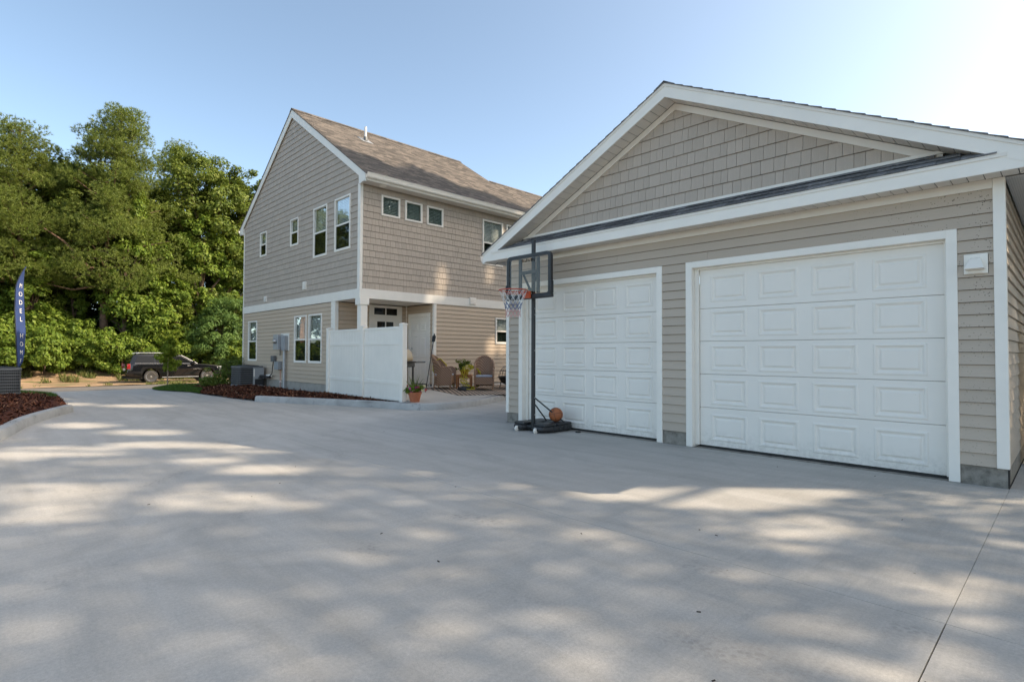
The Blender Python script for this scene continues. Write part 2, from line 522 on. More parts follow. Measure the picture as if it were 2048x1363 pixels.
# ------------------------------------------------------------------ geometry helpers
W = {}
def tag(o, label=None, cat=None, group=None, kind=None):
    for k, v in (('label', label), ('category', cat), ('group', group), ('kind', kind)):
        if v:
            o[k] = v
    return o
def thing(name, label, cat, loc=(0, 0, 0), group=None, rz=0.0):
    o = bpy.data.objects.new(name, None)
    COL.objects.link(o)
    o.location = loc
    o.rotation_euler = (0, 0, rz)
    o.empty_display_size = 0.2
    W[o.name] = Vector(loc) if rz == 0 else None
    return tag(o, label, cat, group)
def link(name, me, parent=None, loc=(0, 0, 0), rz=0.0, scale=None):
    o = bpy.data.objects.new(name, me)
    COL.objects.link(o)
    o.location = loc
    if rz:
        o.rotation_euler = (0, 0, rz)
    if scale:
        o.scale = scale
    o.parent = parent
    return o
class MB:
    def __init__(s):
        s.v, s.f = [], []
    def add(s, vs, fs):
        n = len(s.v)
        s.v += [tuple(v) for v in vs]
        s.f += [tuple(i + n for i in f) for f in fs]
        return s
    def box(s, x0, x1, y0, y1, z0, z1):
        return s.add([(x, y, z) for z in (z0, z1) for y in (y0, y1) for x in (x0, x1)],
                     [(0, 2, 3, 1), (4, 5, 7, 6), (0, 1, 5, 4), (2, 6, 7, 3), (0, 4, 6, 2), (1, 3, 7, 5)])
    def obox(s, c, ax, ay, az):
        c, ax, ay, az = Vector(c), Vector(ax), Vector(ay), Vector(az)
        return s.add([c + ax * i + ay * j + az * k for k in (-1, 1) for j in (-1, 1) for i in (-1, 1)],
                     [(0, 2, 3, 1), (4, 5, 7, 6), (0, 1, 5, 4), (2, 6, 7, 3), (0, 4, 6, 2), (1, 3, 7, 5)])
    def prism(s, poly, d0, d1, axis='y'):
        """poly of 2D points extruded between d0 and d1 along axis"""
        n = len(poly)
        mk = {'y': lambda p, d: (p[0], d, p[1]), 'x': lambda p, d: (d, p[0], p[1]), 'z': lambda p, d: (p[0], p[1], d)}[axis]
        vs = [mk(p, d0) for p in poly] + [mk(p, d1) for p in poly]
        fs = [tuple(range(n)), tuple(range(2 * n - 1, n - 1, -1))] + [(i, i + n, (i + 1) % n + n, (i + 1) % n) for i in range(n)]
        return s.add(vs, fs)
    def tube(s, pts, r, n=8, cap=True, closed=False):
        pts = [Vector(p) for p in pts]
        rs = r if isinstance(r, (list, tuple)) else [r] * len(pts)
        N = len(pts)
        vs, up = [], None
        for i, p in enumerate(pts):
            a = pts[(i - 1) % N] if closed or i > 0 else pts[0]
            b = pts[(i + 1) % N] if closed or i < N - 1 else pts[-1]
            t = (b - a).normalized()
            if up is None:
                up = Vector((0, 0, 1)) if abs(t.z) < 0.9 else Vector((1, 0, 0))
            sx = t.cross(up).normalized()
            up = sx.cross(t).normalized()
            for k in range(n):
                g = 2 * pi * k / n
                vs.append(p + (sx * cos(g) + up * sin(g)) * rs[i])
        fs = []
        for i in range(N if closed else N - 1):
            j = (i + 1) % N
            for k in range(n):
                fs.append((i * n + k, i * n + (k + 1) % n, j * n + (k + 1) % n, j * n + k))
        if cap and not closed:
            fs += [tuple(range(n - 1, -1, -1)), tuple((N - 1) * n + k for k in range(n))]
        return s.add(vs, fs)
    def lathe(s, prof, c=(0, 0, 0), n=20, axis='z'):
        vs = []
        for r, h in prof:
            for k in range(n):
                g = 2 * pi * k / n
                a, b = r * cos(g), r * sin(g)
                vs.append((c[0] + a, c[1] + b, c[2] + h) if axis == 'z' else ((c[0] + a, c[1] + h, c[2] + b) if axis == 'y' else (c[0] + h, c[1] + a, c[2] + b)))
        fs = [(i * n + k, i * n + (k + 1) % n, (i + 1) * n + (k + 1) % n, (i + 1) * n + k) for i in range(len(prof) - 1) for k in range(n)]
        if prof[0][0] > 1e-4:
            fs.append(tuple(range(n - 1, -1, -1)))
        if prof[-1][0] > 1e-4:
            fs.append(tuple((len(prof) - 1) * n + k for k in range(n)))
        return s.add(vs, fs)
    def grid(s, fn, nu, nv, wrap=False):
        vs = [fn(i / nu, j / nv) for j in range(nv + 1) for i in range(nu + 1)]
        fs = [(j * (nu + 1) + i, j * (nu + 1) + i + 1, (j + 1) * (nu + 1) + i + 1, (j + 1) * (nu + 1) + i) for j in range(nv) for i in range(nu)]
        return s.add(vs, fs)
    def mesh(s, name, m, off=(0, 0, 0), smooth=False, bevel=0.0):
        me = bpy.data.meshes.new(name)
        ox, oy, oz = off
        me.from_pydata([(v[0] - ox, v[1] - oy, v[2] - oz) for v in s.v], [], s.f)
        me.materials.append(M[m] if isinstance(m, str) else m)
        bm = bmesh.new()
        bm.from_mesh(me)
        bmesh.ops.recalc_face_normals(bm, faces=bm.faces)
        if bevel:
            ed = [e for e in bm.edges if len(e.link_faces) == 2 and e.calc_face_angle(0) > 0.6]
            bmesh.ops.bevel(bm, geom=ed, offset=bevel, segments=2, affect='EDGES', profile=0.5)
        bm.to_mesh(me)
        bm.free()
        if smooth:
            for p in me.polygons:
                p.use_smooth = True
            if hasattr(me, 'set_sharp_from_angle'):
                me.set_sharp_from_angle(angle=rad(40))
        return me
    def build(s, name, m, parent=None, smooth=False, bevel=0.0, local=False, loc=None):
        """mesh given in world coordinates; stored relative to the parent's place unless local"""
        off = Vector((0, 0, 0))
        if parent is not None and not local:
            off = W.get(parent.name) or Vector((0, 0, 0))
        base = Vector(loc) if loc else Vector((0, 0, 0))
        me = s.mesh(name, m, off + base if not local else base, smooth, bevel)
        o = link(name, me, parent, base)
        W[o.name] = off + base if not local else None
        return o
def smooth_mod(o, lv=1):
    md = o.modifiers.new('smooth', 'SUBSURF')
    md.levels = md.render_levels = lv
    return o
def copy_tree(o, parent=None):
    c = o.copy()
    COL.objects.link(c)
    c.parent = parent
    for ch in list(o.children):
        copy_tree(ch, c)
    return c
def npmesh(name, V, F, m):
    """fast mesh from numpy arrays; F has 3 or 4 columns"""
    me = bpy.data.meshes.new(name)
    k = F.shape[1]
    me.vertices.add(len(V))
    me.vertices.foreach_set('co', np.ascontiguousarray(V, dtype=np.float32).ravel())
    me.loops.add(F.size)
    me.loops.foreach_set('vertex_index', np.ascontiguousarray(F, dtype=np.int32).ravel())
    me.polygons.add(len(F))
    me.polygons.foreach_set('loop_start', np.arange(0, F.size, k, dtype=np.int32))
    me.polygons.foreach_set('loop_total', np.full(len(F), k, dtype=np.int32))
    me.update(calc_edges=True)
    me.validate()
    me.materials.append(M[m])
    return me
def struct(name, o):
    o['kind'] = 'structure'
    return o

# polygons on walls
def clip(poly, a, b, c):
    """keep a*x+b*z+c >= 0"""
    out = []
    for i, p in enumerate(poly):
        q = poly[(i + 1) % len(poly)]
        dp, dq = a * p[0] + b * p[1] + c, a * q[0] + b * q[1] + c
        if dp >= 0:
            out.append(p)
        if dp * dq < 0:
            t = dp / (dp - dq)
            out.append((p[0] + (q[0] - p[0]) * t, p[1] + (q[1] - p[1]) * t))
    return out
def minus(rects, holes):
    for h in holes:
        nxt = []
        for r in rects:
            a, b, c, d = r
            if h[0] >= b or h[1] <= a or h[2] >= d or h[3] <= c:
                nxt.append(r)
                continue
            if h[0] > a: nxt.append((a, h[0], c, d))
            if h[1] < b: nxt.append((h[1], b, c, d))
            lo, hi = max(a, h[0]), min(b, h[1])
            if h[2] > c: nxt.append((lo, hi, c, h[2]))
            if h[3] < d: nxt.append((lo, hi, h[3], d))
        rects = nxt
    return [r for r in rects if r[1] - r[0] > 0.012 and r[3] - r[2] > 0.012]
_pc = {}
def piece(name, wall, poly, zb, zt, ob, ot, mat):
    """one board or shake on a wall (wall-local: x along, -y outward, z up); thicker at its lower edge"""
    x0, z0 = min(p[0] for p in poly), min(p[1] for p in poly)
    key = (name, mat, tuple((round(p[0] - x0, 3), round(p[1] - z0, 3)) for p in poly), round(z0 - zb, 3))
    me = _pc.get(key)
    if me is None:
        dep = lambda z: -(ob + (ot - ob) * (z - zb) / (zt - zb))
        n = len(poly)
        vs = [(p[0] - x0, dep(p[1]), p[1] - z0) for p in poly] + [(p[0] - x0, 0.004, p[1] - z0) for p in poly]
        b = MB().add(vs, [tuple(range(n)), tuple(range(2 * n - 1, n - 1, -1))] + [(i, i + n, (i + 1) % n + n, (i + 1) % n) for i in range(n)])
        me = b.mesh(name, mat)
        _pc[key] = me
    return link(name, me, wall, (x0, 0, z0))
def pieces_joined(name, wall, items, mat):
    b = MB()
    for poly, zb, zt, ob, ot in items:
        n = len(poly)
        dep = lambda z: -(ob + (ot - ob) * (z - zb) / (zt - zb))
        b.add([(p[0], dep(p[1]), p[1]) for p in poly] + [(p[0], 0.004, p[1]) for p in poly],
              [tuple(range(n)), tuple(range(2 * n - 1, n - 1, -1))] + [(i, i + n, (i + 1) % n + n, (i + 1) % n) for i in range(n)])
    o = link(name, b.mesh(name, mat), wall)
    o['kind'] = 'stuff'
    return o
def wall_part(parent, origin, rz, poly, depth=0.10, mat='sheath'):
    """sheathing behind the cladding; local x along the wall, -y outward"""
    me = MB().prism(poly, depth, depth + 0.03).mesh('wall', mat)
    off = W[parent.name]
    o = link('wall', me, parent, Vector(origin) - off, rz)
    return o
def laps(wall, u0, u1, z0, z1, holes, mat, ex=0.127, name='siding_plank', clips=(), joints=0.0):
    z = z0
    while z < z1 - 0.02:
        zt = min(z + ex, z1)
        segs = minus([(u0, u1, z, zt)], holes)
        for a, b, c, d in segs:
            cuts = [a, b]
            if joints and b - a > 3.0 and random.random() < joints:
                cuts = [a, a + (b - a) * random.uniform(0.25, 0.75), b]
            for i in range(len(cuts) - 1):
                A, B = cuts[i] + (0.0015 if i else 0), cuts[i + 1] - (0.0015 if i < len(cuts) - 2 else 0)
                poly = [(A, c), (B, c), (B, d - 0.0045), (A, d - 0.0045)]  # top gap bares the dark sheathing as a shadow line
                for cl in clips:
                    poly = clip(poly, *cl)
                if len(poly) > 2:
                    piece(name, wall, poly, z, z + ex, 0.021, 0.002, mat)
        z += ex
def shakes(u0, u1, z0, z1, holes, ex=0.182, clips=(), seed=1):
    rn = random.Random(seed)
    out, z, row = [], z0, 0
    while z < z1 - 0.02:
        zt = min(z + ex, z1)
        u = u0 - rn.uniform(0, 0.1)
        while u < u1:
            w = rn.choice((0.095, 0.115, 0.135, 0.15, 0.165, 0.185))
            for a, b, c, d in minus([(max(u, u0) + 0.0022, min(u + w, u1) - 0.0022, z, zt - 0.005)], holes):
                poly = [(a, c), (b, c), (b, d), (a, d)]
                for cl in clips:
                    poly = clip(poly, *cl)
                if len(poly) > 2 and max(p[0] for p in poly) - min(p[0] for p in poly) > 0.01:
                    out.append((poly, z, z + ex, rn.choice((0.020, 0.021, 0.022)), 0.005))
            u += w
        z += ex
        row += 1
    return out

# ------------------------------------------------------------------ ground, street, driveway
def gz(x):
    return -0.70 * min(1.0, max(0.0, (-20.0 - x) / 20.0))
def bank(x):
    return 0.9 * min(1.0, max(0.0, (-45.5 - x) / 5.0)) ** 1.4
def sheet(name, xs, ys, zf, mat, jit=0.0):
    V = [(x, y, zf(x, y) + (random.uniform(-jit, jit) if jit else 0)) for y in ys for x in xs]
    nx = len(xs)
    F = [(j * nx + i, j * nx + i + 1, (j + 1) * nx + i + 1, (j + 1) * nx + i) for j in range(len(ys) - 1) for i in range(nx - 1)]
    b = MB()
    b.add(V, F)
    return struct(name, b.build(name, mat, smooth=True))
sheet('ground', [-900, -300, -120, -70, -56, -52, -50, -48.5, -47, -45.5, -40, -35, -30, -25, -20, 20, 60, 300, 900],
      [-900, -300, -100, -50, -30, -15, 0, 15, 30, 50, 100, 300, 900], lambda x, y: gz(x) + bank(x) - 0.06, 'ground')
sheet('street', [-39.3, -36, -33, -30, -28.2], [-120, -60, -30, -10, 0, 10, 30, 60, 120], lambda x, y: gz(x) - 0.012, 'asphalt')
sheet('sandy_shoulder', list(np.linspace(-49.5, -39.2, 22)), list(np.linspace(-45, 60, 60)), lambda x, y: gz(x) + bank(x) - 0.02 + 0.035 * sin(x * 2.3 + y * 1.1) * sin(y * 0.7) + 0.02, 'sand', 0.012)
drive = MB()
for xs in ([(-28.19, -20), (-20, 14)],):
    for a, b in xs:
        drive.add([(a, -16, gz(a) - 0.014), (b, -16, gz(b) - 0.014), (b, 16, gz(b) - 0.014), (a, 16, gz(a) - 0.014)], [(0, 1, 2, 3)])
drive = struct('driveway', drive.build('driveway', 'joint'))
def slab(x0, x1, y0, y1, g=0.0015):
    x0, x1, y0, y1 = x0 + g, x1 - g, y0 + g, y1 - g
    n = max(1, round(x1 - x0))
    b = MB()
    vs, fs = [], []
    for i in range(n + 1):
        x = x0 + (x1 - x0) * i / n
        z = gz(x)
        vs += [(x, y0, z), (x, y1, z), (x, y0, z - 0.013), (x, y1, z - 0.013)]
        if i:
            k = 4 * i
            fs += [(k - 4, k, k + 1, k - 3), (k - 2, k - 4, k, k + 2)[::-1], (k - 3, k - 1, k + 3, k + 1)[::-1]]
    fs += [(0, 1, 3, 2), (4 * n, 4 * n + 1, 4 * n + 3, 4 * n + 2)]
    b.add(vs, fs)
    return b.build('concrete_slab', 'concrete', drive)
XJ = [-28.2, -22.0, -16.0, -8.6, -0.45, 5.5, 14.0]
YJ = [-16.0, -9.0, -2.6, 3.38]
for i in range(len(XJ) - 1):
    for j in range(len(YJ) - 1):
        slab(XJ[i], XJ[i + 1], YJ[j], YJ[j + 1], 0.0011 if XJ[i + 1] != -0.45 and XJ[i] != -0.45 else 0.003)
for a, b, c in ((-28.2, -22.0, 9.0), (-22.0, -16.0, 9.0), (-16.0, -8.6, 16.0), (-8.6, -0.45, 7.19), (-0.45, 5.5, 16.0), (5.5, 14.0, 16.0)):
    slab(a, b, 3.38, c)
slab(-8.6, -7.56, 7.19, 16.0)

# ------------------------------------------------------------------ planting beds, curbs, patio
def smoothline(pts, n=6):
    P = [Vector((*p, 0)) for p in pts]
    out = []
    for i in range(len(P) - 1):
        p0, p1, p2, p3 = P[max(i - 1, 0)], P[i], P[i + 1], P[min(i + 2, len(P) - 1)]
        for k in range(n):
            t = k / n
            out.append(0.5 * ((2 * p1) + (p2 - p0) * t + (2 * p0 - 5 * p1 + 4 * p2 - p3) * t * t + (3 * p1 - p0 - 3 * p2 + p3) * t ** 3))
    out.append(P[-1])
    return [(p.x, p.y) for p in out]
def curb(pts, side, w=0.16, h=0.15, taper=True):
    L = smoothline(pts, 5)
    n = len(L)
    vs, fs = [], []
    prof = [(0.0, -0.02), (0.012, 0.75), (0.03, 0.94), (0.06, 1.0), (w, 1.0), (w + 0.01, -0.02)]
    for i, (x, y) in enumerate(L):
        a, b = L[max(i - 1, 0)], L[min(i + 1, n - 1)]
        t = Vector((b[0] - a[0], b[1] - a[1], 0)).normalized()
        nn = Vector((-t.y, t.x, 0)) * side
        hh = h
        for d, z in prof:
            q = Vector((x, y, 0)) + nn * d
            vs.append((q.x, q.y, gz(q.x) + z * hh))
    m = len(prof)
    for i in range(n - 1):
        for k in range(m - 1):
            fs.append((i * m + k, i * m + k + 1, (i + 1) * m + k + 1, (i + 1) * m + k))
    fs += [tuple(range(m)), tuple((n - 1) * m + k for k in range(m))[::-1]]
    b = MB()
    b.add(vs, fs)
    return struct('curb', b.build('curb', 'curb', smooth=True))
ISL = [(-4.0, -3.2), (-7.0, -1.35), (-8.8, -0.42), (-10.89, 0.25), (-12.9, 0.69), (-14.3, 1.15), (-15.25, 1.52)]
curb(ISL, 1.0)
BED = [(-15.15, 5.27), (-13.6, 5.93), (-12.31, 6.51), (-11.4, 6.86), (-10.72, 7.03), (-10.3, 7.32), (-10.12, 7.9), (-10.3, 8.8), (-10.75, 9.9), (-11.15, 11.0), (-11.5, 12.4), (-11.7, 16.0)]
curb(BED, 1.0)
def fill_poly(name, poly, zf, mat, n=0, res=0.35):
    """a bed: grid points inside a polygon, triangulated as one sheet with an edge skirt"""
    bm = bmesh.new()
    vs = [bm.verts.new((x, y, 0)) for x, y in poly]
    f = bm.faces.new(vs)
    bmesh.ops.triangulate(bm, faces=[f])
    for _ in range(n):
        bmesh.ops.subdivide_edges(bm, edges=[e for e in bm.edges if e.calc_length() > res], cuts=1)
        bmesh.ops.triangulate(bm, faces=bm.faces[:])
    for v in bm.verts:
        v.co.z = zf(v.co.x, v.co.y)
    bmesh.ops.recalc_face_normals(bm, faces=bm.faces)
    if sum(ff.normal.z for ff in bm.faces) < 0:
        bmesh.ops.reverse_faces(bm, faces=bm.faces[:])
    me = bpy.data.meshes.new(name)
    bm.to_mesh(me)
    bm.free()
    me.materials.append(M[mat])
    for p in me.polygons:
        p.use_smooth = True
    o = link(name, me)
    return struct(name, o)
def edge_d(poly, x, y):
    best = 1e9
    for i in range(len(poly)):
        a, b = poly[i], poly[(i + 1) % len(poly)]
        dx, dy = b[0] - a[0], b[1] - a[1]
        t = max(0, min(1, ((x - a[0]) * dx + (y - a[1]) * dy) / (dx * dx + dy * dy + 1e-9)))
        best = min(best, math.hypot(x - a[0] - t * dx, y - a[1] - t * dy))
    return best
def inside(poly, x, y):
    c = False
    j = len(poly) - 1
    for i in range(len(poly)):
        xi, yi = poly[i]
        xj, yj = poly[j]
        if (yi > y) != (yj > y) and x < (xj - xi) * (y - yi) / (yj - yi) + xi:
            c = not c
        j = i
    return c
isl = smoothline(ISL, 4)
isl = [(x + 0.05, y - 0.15) for x, y in isl]
MUL_L = [(p[0], p[1] + 0.04) for p in isl] + [(-17.5, 1.60), (-20.4, 1.70), (-20.9, 1.2), (-21.3, -0.6), (-21.3, -3.0), (-4.0, -5.0)]
zl = lambda x, y: gz(x) + 0.09 + 0.10 * min(1, edge_d(MUL_L, x, y) / 1.2) - (0.075 * max(0.0, min(1.0, (-15.0 - x) / 1.5)) if edge_d(MUL_L, x, y) < 0.3 else 0.0) + 0.02 * sin(3 * x) * sin(4 * y)
mulch_l = fill_poly('mulch_bed', MUL_L, zl, 'mulch', 5, 0.4)
GR_L = [(-20.4, 1.71), (-22.5, 1.78), (-24.5, 1.82), (-26.0, 1.74), (-27.4, 1.45), (-28.1, 0.9), (-28.2, -6), (-21.2, -6), (-21.0, 0.0), (-20.7, 1.2)]
zgl = lambda x, y: gz(x) + 0.02 + 0.09 * min(1, edge_d(GR_L, x, y) / 0.8)
fill_poly('lawn', GR_L, zgl, 'ground', 4, 0.5)
bed = smoothline(BED[:5], 4)
MUL_R = [(-19.0, 4.98), (-17.2, 5.12), (-15.66, 5.27)] + [(x + 0.02, y + 0.13) for x, y in bed] + [(-10.85, 7.2), (-14.9, 7.46), (-19, 7.5), (-24.2, 7.5), (-26.6, 8.1), (-27.2, 7.5), (-26.2, 6.5), (-22.2, 5.9), (-20.0, 5.3)]
zr = lambda x, y: gz(x) + 0.04 + 0.10 * min(1, edge_d(MUL_R, x, y) / 0.7) + (0.05 if x > -15 else 0) + 0.02 * sin(3.1 * x) * sin(4 * y)
fill_poly('mulch_bed', MUL_R, zr, 'mulch', 5, 0.4)
GR_R = [(-19.0, 4.97), (-21.0, 4.9), (-23.6, 4.85), (-25.6, 5.0), (-27.0, 5.35), (-28.1, 6.0), (-28.1, 9.0), (-27.2, 7.6), (-26.2, 6.5), (-22.2, 5.9), (-20.0, 5.3)]
zgr = lambda x, y: gz(x) + 0.02 + 0.10 * min(1, edge_d(GR_R, x, y) / 0.6)
fill_poly('lawn', GR_R, zgr, 'ground', 4, 0.5)
fill_poly('lawn', [(-28.1, 9.0), (-27.2, 7.6), (-26.6, 8.12), (-24.2, 7.52), (-22.6, 7.5), (-22.6, 40), (-28.1, 40)], lambda x, y: gz(x) + 0.05, 'ground', 3, 1.5)
PAT = [(x, y) for x, y in smoothline(BED[4:], 4)]
PAT = [(x - 0.15, y + 0.02) for x, y in PAT] + [(-13.44, 16.0), (-13.44, 9.86), (-14.96, 9.86), (-14.96, 7.38), (-13.4, 7.36), (-11.0, 7.32)]
zp = lambda x, y: 0.148 + 0.15 * max(0, min(1, (-10.5 - x) / 2.9))
fill_poly('patio', PAT, zp, 'concrete', 4, 0.6)
def scatter(name, poly, zf, count, mat, kind, size, rng):
    xs = [p[0] for p in poly]
    ys = [p[1] for p in poly]
    P = []
    while len(P) < count:
        x, y = rng.uniform(min(xs), max(xs)), rng.uniform(min(ys), max(ys))
        if inside(poly, x, y):
            P.append((x, y, zf(x, y)))
    P = np.array(P)
    n = len(P)
    if kind == 'chip':
        a = rng.uniform(0, 2 * pi, n)
        tl = rng.normal(0, 0.5, (n, 2))
        L = rng.uniform(size * 0.5, size * 1.6, n)[:, None]
        wd = rng.uniform(size * 0.2, size * 0.45, n)[:, None]
        u = np.stack([np.cos(a), np.sin(a), tl[:, 0]], 1)
        v = np.stack([-np.sin(a), np.cos(a), tl[:, 1]], 1)
        P[:, 2] += rng.uniform(0.003, 0.022, n)
        V = np.stack([P - u * L - v * wd, P + u * L - v * wd, P + u * L + v * wd, P - u * L + v * wd], 1).reshape(-1, 3)
        F = np.arange(4 * n).reshape(-1, 4)
    else:
        a = rng.uniform(0, 2 * pi, n)
        h = rng.uniform(size * 0.6, size * 1.3, n)
        w = size * 0.11
        ln = rng.normal(0, size * 0.35, (n, 2))
        d = np.stack([np.cos(a), np.sin(a), 0 * a], 1) * w
        tip = P + np.stack([ln[:, 0], ln[:, 1], h], 1)
        V = np.stack([P - d, P + d, tip], 1).reshape(-1, 3)
        F = np.arange(3 * n).reshape(-1, 3)
    o = link(name, npmesh(name, V, F, mat))
    return o
CL = [p for p in MUL_L if True]
tag(scatter('mulch_chips', CL, lambda x, y: zl(x, y), 14000, 'chip', 'chip', 0.035, RNG), kind='stuff', label='loose red brown mulch chips in the bed behind the curb at the left')
tag(scatter('mulch_chips', MUL_R, lambda x, y: zr(x, y), 15000, 'chip', 'chip', 0.035, RNG), kind='stuff', label='loose red brown mulch chips along the gable wall and fence')
tag(scatter('grass', GR_L, zgl, 16000, 'grass', 'blade', 0.075, RNG), kind='stuff', label='strip of short green lawn beside the mulch island')
tag(scatter('grass', GR_R, zgr, 16000, 'grass', 'blade', 0.075, RNG), kind='stuff', label='strip of short green lawn below the sapling')
WD = [(-39.4, -35), (-39.4, 50), (-41.0, 50), (-41.0, -35)]
zs = lambda x, y: gz(x) + bank(x)
def patchy(poly, n, zf, rng, thr):
    xs, ys = [p[0] for p in poly], [p[1] for p in poly]
    out = []
    while len(out) < n:
        x, y = rng.uniform(min(xs), max(xs)), rng.uniform(min(ys), max(ys))
        if sin(1.7 * y + 0.8 * x) + sin(0.63 * y + 2) + 0.8 * sin(4.1 * y - x) > thr:
            out.append((x, y))
    return out
def blades(name, pts, zf, size, mat, rng):
    P = np.array([(x, y, zf(x, y)) for x, y in pts])
    n = len(P)
    a = rng.uniform(0, 2 * pi, n)
    h = rng.uniform(size * 0.4, size * 1.4, n)
    d = np.stack([np.cos(a), np.sin(a), 0 * a], 1) * (size * 0.13)
    ln = rng.normal(0, size * 0.4, (n, 2))
    V = np.stack([P - d, P + d, P + np.stack([ln[:, 0], ln[:, 1], h], 1)], 1).reshape(-1, 3)
    return link(name, npmesh(name, V, np.arange(3 * n).reshape(-1, 3), mat))
tag(blades('weeds', patchy([(-41.3, -40), (-39.2, 40)], 9000, zs, RNG, 0.7), zs, 0.16, 'weed', RNG), kind='stuff', label='tufts of weeds along the far edge of the street')
tag(blades('weeds', patchy([(-49.5, -40), (-45.6, 40)], 22000, zs, RNG, -0.3), zs, 0.34, 'weed', RNG), kind='stuff', label='dry weeds on the sandy bank below the bushes')

# ------------------------------------------------------------------ garage
GX0, GX1, GY, RX = -7.51, -0.45, 7.20, -3.985
garage = thing('garage', 'detached garage with tan lap siding, shake gable and two white panelled doors', 'garage', (-4.0, 7.2, 0))
def wallpolys(parent, origin, rz, polys, depth, th, mat='sheath'):
    b = MB()
    for p in polys:
        b.prism(p, depth, depth + th)
    me = b.mesh('wall', mat)
    return link('wall', me, parent, Vector(origin) - W[parent.name], rz)
D1 = (-3.835, -0.822, 2.595, -3.742, -0.915, 2.508)    # outer trim left, right, top; opening left, right, top
D2 = (-7.185, -4.212, 2.590, -7.092, -4.303, 2.500)
def rct(h): return [(h[0], h[2]), (h[1], h[2]), (h[1], h[3]), (h[0], h[3])]
L = lambda x: x - GX0
gl = GX1 - GX0
opn = [(L(D1[3]) - 0.012, L(D1[4]) + 0.012, -1, D1[5] + 0.012), (L(D2[3]) - 0.012, L(D2[4]) + 0.012, -1, D2[5] + 0.012)]
polys = [rct(r) for r in minus([(0, gl, 0.0, 2.95)], opn)]
gtop = lambda x: 4.93 - 0.5 * abs(x - RX)
polys.append([(0, 2.95), (gl, 2.95), (gl, gtop(GX1)), (L(RX), gtop(RX)), (0, gtop(GX0))])
gw = wallpolys(garage, (GX0, GY, 0), 0, polys, 0.012, 0.08)
trimh = [(L(D1[0]) + 0.01, L(D1[1]) - 0.01, -1, D1[2] - 0.01), (L(D2[0]) + 0.01, L(D2[1]) - 0.01, -1, D2[2] - 0.01), (L(-0.772), L(-0.578), 2.12, 2.31)]
laps(gw, 0.07, gl - 0.088, 0.195, 2.962, trimh, 'lapg', 0.1262, joints=0.6)
rk = [(0.5, -1.0, 4.845 + 0.5 * -0.0 - 0.5 * L(RX)), (-0.5, -1.0, 4.845 + 0.5 * L(RX))]
for poly, zb, zt, ob, ot in shakes(0.2, gl - 0.2, 3.43, 4.86, [], 0.1826, rk, 5):
    piece('shake', gw, poly, zb, zt, ob, ot, 'shake')
# side wall with slightly warped boards
gs = wallpolys(garage, (GX1 - 0.02, GY, 0), pi / 2, [[(0.05, 0), (6.8, 0), (6.8, 3.0), (0.05, 3.0)]], 0.012, 0.05)
laps(gs, 0.08, 6.8, 0.195, 3.0, [], 'lapg', 0.1262)
gsl = wallpolys(garage, (GX0, GY + 6.9, 0), -pi / 2, [[(0.0, 0), (6.8, 0), (6.8, 3.0), (0.0, 3.0)]], 0.02, 0.05, 'lapg')
wallpolys(garage, (GX0 + 0.1, GY + 6.9, 0), 0, [[(0, 0), (gl - 0.2, 0), (gl - 0.2, 3.05), (L(RX) - 0.1, 4.9), (0, 3.05)]], 0.0, 0.05, 'lapg')
for f_ in ((GX0 + 0.01, D2[0] - 0.001, 7.205, 7.5), (D2[1] + 0.001, D1[0] - 0.001, 7.205, 7.5), (D1[1] + 0.001, GX1 - 0.012, 7.205, 7.5), (GX1 - 0.03, GX1 - 0.012, 7.501, 14.0)):
    MB().box(*f_, -0.05, 0.19).build('foundation', 'found', garage)
def corner_board(x0, x1, y0, y1, z0, z1, parent, m='white'):
    return MB().box(x0, x1, y0, y1, z0, z1).build('corner_trim', m, parent, bevel=0.004)
corner_board(-0.54, -0.445, 7.172, 7.262, 0.19, 3.05, garage)
corner_board(GX0 - 0.005, GX0 + 0.07, 7.172, 7.262, 0.19, 3.05, garage)
MB().box(GX0 + 0.072, -0.542, 7.173, 7.2, 2.957, 3.05).build('frieze_board', 'whitewarm', garage)
# door casings and jambs
def casing(d, parent):
    b = MB()
    b.box(d[0], d[3], 7.178, 7.205, 0.004, d[2])
    b.box(d[4], d[1], 7.178, 7.205, 0.004, d[2])
    b.box(d[3], d[4], 7.178, 7.205, d[5], d[2])
    b.build('casing', 'white', parent, bevel=0.003)
    b = MB()
    b.box(d[3] - 0.02, d[3], 7.206, 7.36, 0.004, d[5])
    b.box(d[4], d[4] + 0.02, 7.206, 7.36, 0.004, d[5])
    b.box(d[3], d[4], 7.206, 7.36, d[5], d[5] + 0.02)
    b.box(d[3], d[3] + 0.058, 7.262, 7.296, 0.03, d[5])
    b.box(d[4] - 0.026, d[4], 7.262, 7.296, 0.03, d[5])
    b.box(d[3] + 0.058, d[4] - 0.026, 7.262, 7.296, d[5] - 0.028, d[5])
    b.build('jamb', 'white', parent, bevel=0.003)
SEC = [0.03, 0.558, 1.02, 1.478, 1.936, 2.476]
PAN = [(0.105, 0.475), (0.600, 0.962), (1.071, 1.429), (1.540, 1.902), (2.020, 2.390)]
